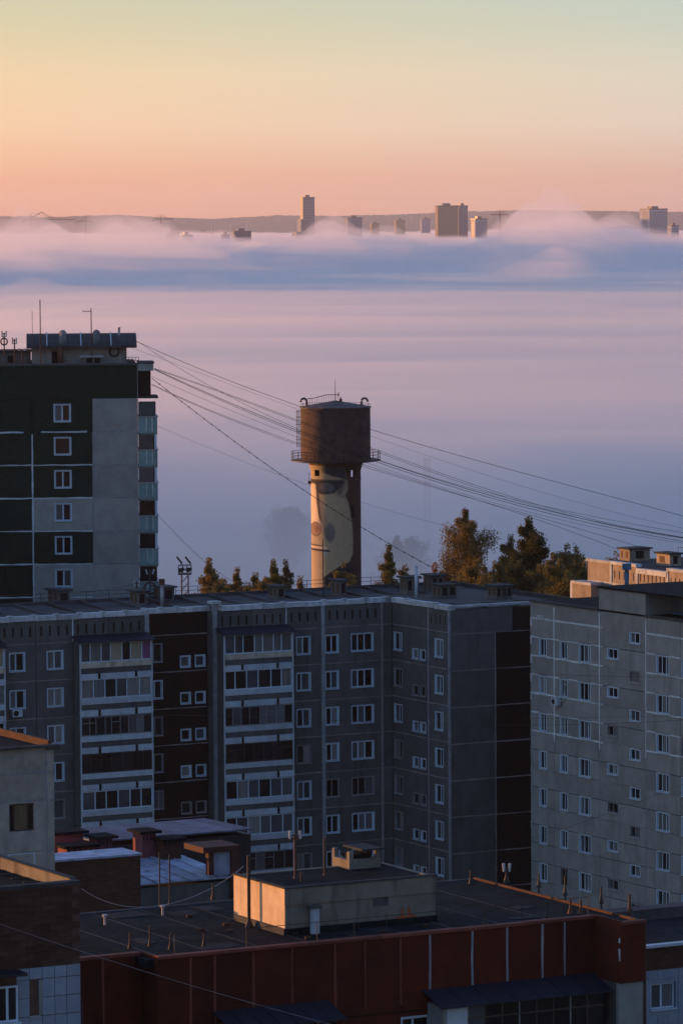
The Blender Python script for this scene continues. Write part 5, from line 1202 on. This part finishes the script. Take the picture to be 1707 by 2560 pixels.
# penthouse (lift machine room) on the roof
pc = onz(713, 2338, ZF - .16)
def to_local(face, p): d = p - face.O; return d.dot(face.ex), d.dot(face.ey)
px_, py_ = to_local(B, pc); pr_ = onz(1085, 2302, ZF - .16); pw_ = to_local(B, pr_)[0] - px_; pl_ = onz(580, 2300, ZF - .16); pd_ = to_local(B, pl_)[1] - py_
ph = at(713, 2221, pc.y).z - pc.z
PH = B.put('penthouse', panel_mesh(rd(pw_), rd(ph - .12), [], M['plaster'], .2), px_, py_, ZF - .16 + .1)
def sp(name, b, m): return link(name, b.mesh(name, m), PH)
sp('side_wall', MB().box(-.004, .2, .02, pd_, 0, ph - .12), mat('sun_brightened_plaster', (.64, .52, .36), .9, .16, 1.1, bump=.2, bscale=8, stain=.5, scol=(.30, .19, .11)))  # sunlight put into the colour: brighter, warmer plaster than the other walls
sp('back_wall', MB().box(.2, pw_, pd_ - .2, pd_ - .01, 0, ph - .12), M['plaster']); sp('end_wall', MB().box(pw_ - .2, pw_ - .004, .21, pd_ - .21, 0, ph - .12), M['plaster'])
sp('parapet_band', MB().box(-.03, pw_ + .02, -.05, -.004, ph * .58, ph - .1), M['plaster'])
sp('roof_sheet', MB().box(.0, pw_, .1, pd_, ph - .35, ph - .16), M['tar']); sp('roof_edge', MB().box(-.08, pw_ + .06, -.10, .12, ph - .118, ph - .05), M['tar_b'])
sp('side_edge', MB().box(-.08, .12, .121, pd_, ph - .118, ph - .05), M['tar_b'])
sp('foot_strip', MB().box(-.07, pw_ + .05, -.09, -.052, -.12, .16), M['tar']); sp('side_foot_strip', MB().box(-.09, -.006, -.04, pd_, -.12, .17), M['tar_b'])  # dark strips along the foot of the front and side walls
fx = lambda zx: px_ and (B.x(560 + zx / 2.851, 2280, py_) - px_)
fz = lambda zx, zy: B.z(560 + zx / 2.851, 2100 + zy / 2.851, py_) - (ZF - .06)
sp('downpipe', MB().tube([(fx(628), -.22, fz(620, 690)), (fx(628), -.22, fz(620, 480))], .20, 14), M['panelw']); sp('pipe_cowl', MB().box(fx(590), fx(662), -.45, .0, fz(620, 480), fz(620, 462)), M['tar_b'])
sp('patch', MB().box(fx(1062), fx(1170), -.012, .0, fz(1115, 470), fz(1115, 402)), M['concrete'])
b = MB(); g = [(1215, 545), (1258, 540), (1266, 480), (1276, 480), (1284, 540), (1304, 540), (1310, 476), (1320, 476), (1328, 532), (1372, 540), (1350, 572), (1230, 585)]
poly = [(fx(a), fz(1290, c)) for a, c in g]; b.prism(poly, -.010, .0); me = b.mesh('spray_mark', M['orange']); fix_normals(me); link('spray_mark', me, PH)
# vent box on top of the penthouse roof
vc = onz(873, 2188, ZF + ph - .45)
vb_ = thing('vent_box', 'sunlit plastered vent box with corner posts on the penthouse roof', 'roof vent', tuple(vc), A)
vw = 1.5; vd = 1.5
link('body', MB().box(0, vw, 0, vd, -.3, .62).mesh('body', M['plaster']), vb_)
for a, c in ((0, 0), (vw - .2, 0), (0, vd - .2), (vw - .2, vd - .2)): link('corner_post', MB().box(a, a + .2, c, c + .2, .62, .98).mesh('corner_post', M['plaster']), vb_)
link('inner_shaft', MB().box(.3, vw - .3, .32, vd - .32, .62, .8).mesh('inner_shaft', M['dark']), vb_)
link('lid', MB().box(vw * .38, vw + .1, -.1, vd + .1, .98, 1.06).mesh('lid', M['tar_b']), vb_)
link('base', MB().box(-.1, vw + .3, -.12, vd + .1, -.6, -.301).mesh('base', M['tar']), vb_)
# posts and stubs on the near roof
def rmast(px, pyb, pyt, r, label, zb_=ZF - .16, arms=(), m='rust', group=None): return mast('roof_post', px, pyb, pyt, r, label, arms, zb_, m, 'post', group)
rmast(623, 2318, 2138, .075, 'black post in front of the orange sunlit penthouse wall', m='iron')
rmast(739, 2207, 2085, .065, 'pole with glinting insulators behind the penthouse', ZF + ph - .4, ((.97, .25, 0), (.90, .25, 0)))
rmast(812, 2200, 2095, .05, 'thin pole between the insulator pole and the vent box', ZF + ph - .4)
rmast(753, 2215, 2180, .04, 'short stub on the penthouse roof edge', ZF + ph - .4)
GP = 'short flared posts along the near roof edge'
ORD = ['first', 'second', 'third', 'fourth', 'fifth', 'sixth', 'seventh']
for i, (px, pyb, h_) in enumerate(((326, 2372, 42), (376, 2366, 52), (427, 2374, 40), (511, 2366, 34), (885, 2340, 34), (1212, 2312, 40), (1366, 2296, 36))):
    rmast(px, pyb, pyb - h_, .04, ORD[i] + ' short flared post from the brick block along the near roof front edge', m='iron', group=GP)
for i, (px, pyb, h_) in enumerate(((533, 2246, 36), (1176, 2210, 34), (1346, 2216, 34), (1412, 2236, 46), (1502, 2256, 40))):
    rmast(px, pyb, pyb - h_, .04, ORD[i] + ' flared post from the low house along the near roof rear edge', m='iron', group='flared posts along the rear roof edge')
for px, pyb, pyt, lb in ((1425, 2284, 2248, 'rusty leaning stub near the projecting red bay'), (1451, 2284, 2248, 'second rusty stub near the projecting red bay'), (1573, 2278, 2236, 'rusty stub on the corner of the projecting red bay')):
    rmast(px, pyb, pyt, .05, lb, m='rust')
railing('roof_railing', [B.world(x1 + 1, .5, ZF - .05), B.world(x2, .5, ZF - .05)], .75, 6, 'low wire rail with thin posts along the near roof edge', mids=1, r=.018)
t = rmast(1266, 2205, 2168, .06, 'post with a cluster of white insulators before the dark brown stripe', ZF - .16, ((.95, .16, 0), (.7, .14, .0)), 'iron')
# ================================================================== brick and tile block at the corner
KZ = CAMZ - 1648 / FPX * 160; _c = onz(200, 2203, KZ)
kb = thing('apartment_block', 'dark brick attic above pale blue tiled panels, cropped at the lower corner', 'apartment block', (_c.x, _c.y, 0), A)
K = Face(kb); kx = lambda px, py=2450: K.x(px, py); 
zk1 = K.z(200, 2408)
K.boxpart('core_wall', M['core'], -9, -.02, .3, 9, 0, KZ - .5)
bh = .26; rows = int((KZ - .1 - zk1) / bh)
brick_me = [MB().box(.006, w_ - .006, 0, .12, .006, bh - .006).mesh('brick', M['brick']) for w_ in (.62, .62, .62)]
for r_ in range(rows):
    for k in range(9):
        K.put('brick', brick_me[0], -.62 * (k + 1) + (.31 if r_ % 2 else 0) - .31, RNG.uniform(-.006, .012), zk1 + bh * r_)
K.boxpart('brick_backing', M['grout'], -9, -.004, .05, .29, zk1, KZ - .05)
for a in range(3): K.boxpart('coping_strip', M['tar_b'], -3 * a - 2.99, -3 * a, -.06, .35, KZ - .1, KZ + .03)
K.boxpart('roof_sheet', M['tar'], -9, -.2, .35, 9, KZ - .55, KZ - .4)
K.boxpart('end_parapet', M['plaster'], -.22, -.005, .352, 9, KZ - .5, KZ + .06); K.boxpart('end_parapet_cap', M['tar_b'], -.26, .03, .352, 9, KZ + .062, KZ + .10)
for k in range(7): K.boxpart('parapet_stay', M['iron'], -.9, -.24, .8 + k * 1.1, .86 + k * 1.1, KZ - .4, KZ - .36); 
K.boxpart('end_wall', M['brick'], -.02, .0, .13, 9, 0, KZ - .5)
K.boxpart('grout_wall', M['grout'], -9, -.002, .04, .29, 0, zk1 - .002)
# tiles: large square slabs with rusty joints; a narrow window between
def kz(py): return K.z(120, py)
tw_ = .62; thh = .70
wxa, wxb = kx(75, 2480), kx(107, 2480); wza, wzb = K.z(90, 2530), K.z(90, 2445)
tile_me = {}
cx_ = [kx(p_, 2480) for p_ in (42, 75, 107, 138, 168)] + [-.002]; rz_ = [zk1 - .004] + [K.z(196, p_) for p_ in (2438, 2484, 2530, 2576, 2622)]
for r_ in range(5):
    for k in range(5):
        if k == 1 and r_ in (1, 2): continue
        w_, h_ = rd(cx_[k+1] - cx_[k] - .022), rd(rz_[r_] - rz_[r_+1] - .022)
        K.put('tile', cached(('tile', w_, h_), lambda: MB().box(0, w_, 0, .03, 0, h_).mesh('tile', M['tile'])), cx_[k] + .011, RNG.uniform(0, .008), rz_[r_+1] + .011)
wxa, wxb = cx_[1] + .01, cx_[2] - .01; wza, wzb = rz_[3] + .03, rz_[1] - .03
window(K, wxa, wxb - .15, wza, wzb, (), 'brownwood', y=.02, lining=False, sill=True)
K.boxpart('jamb', M['concrete_b'], wxb - .14, wxb + .02, -.02, .2, wza, wzb)
K.boxpart('canopy', M['canopy'], kx(-160, 2430), kx(42, 2430), -1.0, .02, K.z(20, 2432), K.z(20, 2424)); 
bal = K.boxpart('balcony', M['concrete_b'], kx(-160, 2440), kx(40, 2440), -.6, .0, 0, K.z(20, 2448) - 2.2)
window(K, kx(-60, 2480), kx(36, 2480), K.z(10, 2552), K.z(10, 2462), (.72,), 'pvc', y=-.45, lining=False)
rmast(208, 2600, 2505, .03, 'thin dark post with a crooked tip before the tiled wall', 30, m='iron')
# ================================================================== concrete block behind it
_c = onz(136, 1862, 31.3)
cb = thing('apartment_block', 'plain grey concrete block end with one brown curtained window', 'apartment block', (_c.x, _c.y, 0), A)
Q = Face(cb); qx = lambda px, py=1950: Q.x(px, py); QZ = 31.3
Q.boxpart('core_wall', M['core'], -9, -.02, .3, 9, 0, QZ - .5)
M['concrete_q'] = mat('mottled_concrete', (.29, .29, .25), .95, .2, 1.2, bump=.4, bscale=7, stain=.4, scol=(.14, .13, .12))
sv = qx(117); zs_ = [QZ - .1, Q.z(60, 1934), Q.z(60, 2004), Q.z(60, 2004) - FL, Q.z(60, 2004) - 2 * FL]
wq = (qx(24, 2040), qx(86, 2040), Q.z(55, 2078), Q.z(55, 2007) - .05)
for k in range(4):
    ops = [wq] if k == 2 else []
    panel(Q, -9, sv, zs_[k+1], zs_[k], M['concrete_q'], ops); panel(Q, sv, 0, zs_[k+1], zs_[k], M['concrete_q'])
    seal(Q, M['seal_d'], -9, -.02, zs_[k+1] - .03, zs_[k+1] + .03)
seal(Q, M['seal_d'], sv - .03, sv + .03, zs_[4], zs_[0] - .1)
panel(Q, -9, 0, 0, zs_[4], M['concrete_q'])
M['glass_w'] = mat('warm_curtain_glass', (.10, .085, .05), .4, .35, 1.5, spec=.3, stretch=(5, 5, .3))
window(Q, *wq, (.22, .78), 'brownwood', panes=['glass_n', 'glass_w', 'glass_n'], fw=.08, lining=False, sill=False)
window(Q, qx(24, 2150), qx(86, 2150), wq[2] - FL, wq[3] - FL, (.5,), 'pvc')
Q.boxpart('roof_edge', M['tar_b'], -9, .25, -.22, .3, QZ - .1, QZ + .03); Q.boxpart('roof_sheet', M['tar'], -9, -.2, .3, 9, QZ - .4, QZ - .15)
Q.boxpart('end_parapet', M['brick'], -.22, -.005, .31, 9, QZ - .3, QZ + .22); Q.boxpart('end_wall', M['concrete_q'], -.02, 0.0, .15, 9, 0, QZ - .3)
Q.boxpart('eave_bracket', M['tar_b'], -.5, .28, -.25, .1, QZ - .22, QZ - .12)
# ================================================================== low houses with metal roofs in the court
DL = 262.0
_c = at(135, 2150, DL - 6)
lh = thing('low_house', 'low house with a dark brick gable, blue-white metal roof and pink vents', 'house', (_c.x, _c.y, 0), A)
E = Face(lh); exx = lambda px, py=2180: E.x(px, py)
M['metal'] = mat('blue_white_roof_sheet', (.23, .285, .385), .6, .4, 1.2, stain=.3, scol=(.15, .17, .22)); M['pink'] = mat('pink_render', (.17, .06, .07), .9, .3, 1.2, stain=.4)
zg = E.z(240, 2147); e1 = exx(352)
E.boxpart('gable_wall', M['brick'], exx(80), e1, 0, 2.5, 0, zg); E.boxpart('wall_coping', M['metal'], exx(80), e1 + .05, -.12, 2.6, zg + .002, zg + .13)
n = 6; xa, xb_ = e1 + .06, exx(592); wS = (xb_ - xa) / n; zlo = E.z(450, 2203); zrg = E.z(450, 2128, 8.5)
for k in range(n):
    b = MB(); b.prism_x([(0.2, zlo - .1), (8.5, zrg - .1), (8.5, zrg), (.2, zlo)], xa + wS * k + .01, xa + wS * (k + 1) - .01); me = b.mesh('roof_sheet', M['metal']); fix_normals(me); E.put('roof_sheet', me, 0, 0, 0)
    E.put('standing_seam', (lambda b: (b.prism_x([(.2, zlo), (8.5, zrg), (8.5, zrg + .08), (.2, zlo + .08)], xa + wS * k - .03, xa + wS * k + .03), b.mesh('standing_seam', M['metal']))[1])(MB()), 0, 0, 0)
E.boxpart('house_wall', M['concrete'], xa, xb_, .4, 8.5, 0, zlo - .3)
def pvent(px0, px1, pyt, pyb, y, label, lid='tar', holes=3, m='pink'):
    p0 = at(px0, pyb, DL + y); p1 = at(px1, pyb, DL + y); w = (p1.x - p0.x) * .8; h = at(px0, pyt, DL + y).z - p0.z
    t = thing('chimney_stack', label, 'chimney stack', tuple(p0), A, 'stacks on the low house roofs')
    link('body', MB().box(0, w, 0, 1.3, -1.2, h).mesh('body', M[m]), t); link('lid', MB().box(-.25, w + .3, -.25, 1.6, h, h + .16).mesh('lid', M['tar']), t)
    for k in range(holes): link('opening', MB().box(w * (k + .25) / holes, w * (k + .7) / holes, -.015, .04, h * .6, h * .9).mesh('opening', M['dark']), t)
pvent(138, 236, 2088, 2140, 5.5, 'broad pink stack without openings beside the concrete block', holes=0); pvent(246, 296, 2098, 2136, 5, 'pink stack with four slots beside the broad pink one', holes=4); pvent(168, 262, 2122, 2150, 3, 'low pink stack with a sloped black lid', holes=5)
pvent(356, 404, 2085, 2128, 5, 'tall pink stack with a wide dark lid and four slots', holes=4); pvent(410, 470, 2104, 2128, 4.5, 'dark slotted stack next to the tall pink one', holes=5, m='brick')
b = MB(); ya = 4
lh2 = thing('low_house', 'second metal roof with dormer frame behind the brick gable', 'house', tuple(at(240, 2150, DL + 12) * Vector((1, 1, 0)) if False else (at(240, 2150, DL + 12).x, DL + 12, 0)), A)
z2 = at(300, 2104, DL + 12).z + .85; zh_ = at(300, 2070, DL + 19).z
for k in range(9):
    b = MB(); b.prism_x([(0, z2 - .9), (7, zh_ - .1), (7, zh_), (0, z2 - .8)], k * 1.25, k * 1.25 + 1.22); me = b.mesh('roof_sheet', mat('dull_metal_roof', (.085, .11, .165), .7, .35, 1.2)); fix_normals(me); link('roof_sheet', me, lh2)
link('house_wall', MB().box(0, 11.2, .3, 7, 0, z2 - 1.2).mesh('house_wall', M['canopy']), lh2)
q = at(522, 2180, DL - 1)
dm = thing('roof_dormer', 'red-brown framed dormer on the blue-white metal roof', 'dormer', tuple(q), A)
M['redbrown'] = mat('red_brown_sheet', (.06, .024, .02), .8, .25, 1.5)
dw = at(605, 2180, DL - 1).x - q.x; dh = at(522, 2118, DL - 1).z - q.z
link('lintel', MB().box(-.4, dw * 1.05, -.1, 2.5, dh - .35, dh).mesh('lintel', M['redbrown']), dm); link('post', MB().box(0, .35, 0, .4, -.2, dh - .352).mesh('post', M['redbrown']), dm)
link('side_board', MB().box(dw * .78, dw * 1.05, 0, 2.4, -2.2, dh - .352).mesh('side_board', M['redbrown']), dm); link('cheek', MB().box(.36, dw * .775, .2, .3, -.3, dh - .36).mesh('cheek', M['metal']), dm)
rmast(400, 2270, 2130, .04, 'thin dark aerial pole in front of the blue-white roof', 25, m='iron'); rmast(425, 2262, 2136, .04, 'second thin aerial pole in front of the blue-white roof', 25, m='iron')
# ================================================================== tiled block beyond the red corner
_c = onz(1604, 2372, 28.3)
rb2 = thing('apartment_block', 'pale tiled block with a dark attic band and one window beyond the red corner', 'apartment block', (_c.x, _c.y, 0), A)
U = Face(rb2); ux = lambda px, py=2480: U.x(px, py)
U.boxpart('core_wall', M['core'], 0, 9, .3, 8, 0, 28); U.boxpart('attic_band', M['brick'], -.3, 9, 0, .29, U.z(1650, 2424), 28.3); U.boxpart('coping_strip', M['panelw'], -.3, 9, -.1, .3, 28.302, 28.42)
U.boxpart('roof_sheet', M['tar'], -.3, 9, .3, 8, 28.0, 28.2); U.boxpart('rear_wall', M['tar_b'], -.3, 9, 7.0, 8.0, 28.2, 28.7)
zu = U.z(1650, 2424) - .004; wu = (ux(1628, 2490), ux(1688, 2490), U.z(1658, 2522), U.z(1658, 2458))
for r_ in range(10):
    for k in range(9):
        a0 = .55 * k - .3; z0_ = zu - .40 * (r_ + 1)
        if a0 < wu[1] and a0 + .55 > wu[0] and z0_ < wu[3] and z0_ + .4 > wu[2]: 
            continue
        U.put('tile', cached(('tile2',), lambda: MB().box(.008, .542, 0, .03, .008, .392).mesh('tile', M['tile'])), a0, .02, z0_)
U.boxpart('grout_wall', M['tile'], -.3, wu[0] - .02, .045, .29, 0, zu); U.boxpart('grout_wall', M['tile'], wu[1] + .02, 9, .045, .29, 0, zu)
U.boxpart('grout_wall', M['tile'], wu[0] - .019, wu[1] + .019, .045, .29, wu[3], zu); U.boxpart('grout_wall', M['tile'], wu[0] - .019, wu[1] + .019, .045, .29, 0, wu[2])
window(U, *wu, (.45,), 'pvc', y=.04, lining=False)
wl = thing('low_annex', 'white roofed annex at the picture edge beyond the red corner', 'annex', tuple(onz(1612, 2330, 27.5) * Vector((1, 1, 0)) if False else (onz(1612, 2330, 27.5).x, onz(1612, 2330, 27.5).y, 0)), A)
link('wall', MB().box(0, 8, 0, 4, 0, 27.3).mesh('wall', M['tar_b']), wl); link('roof', MB().box(-.1, 8, -.1, 4.1, 27.302, 27.5).mesh('roof', M['panelw']), wl); link('parapet', MB().box(0, 8, 3.4, 4.0, 27.5, 27.8).mesh('parapet', M['tar_b']), wl)
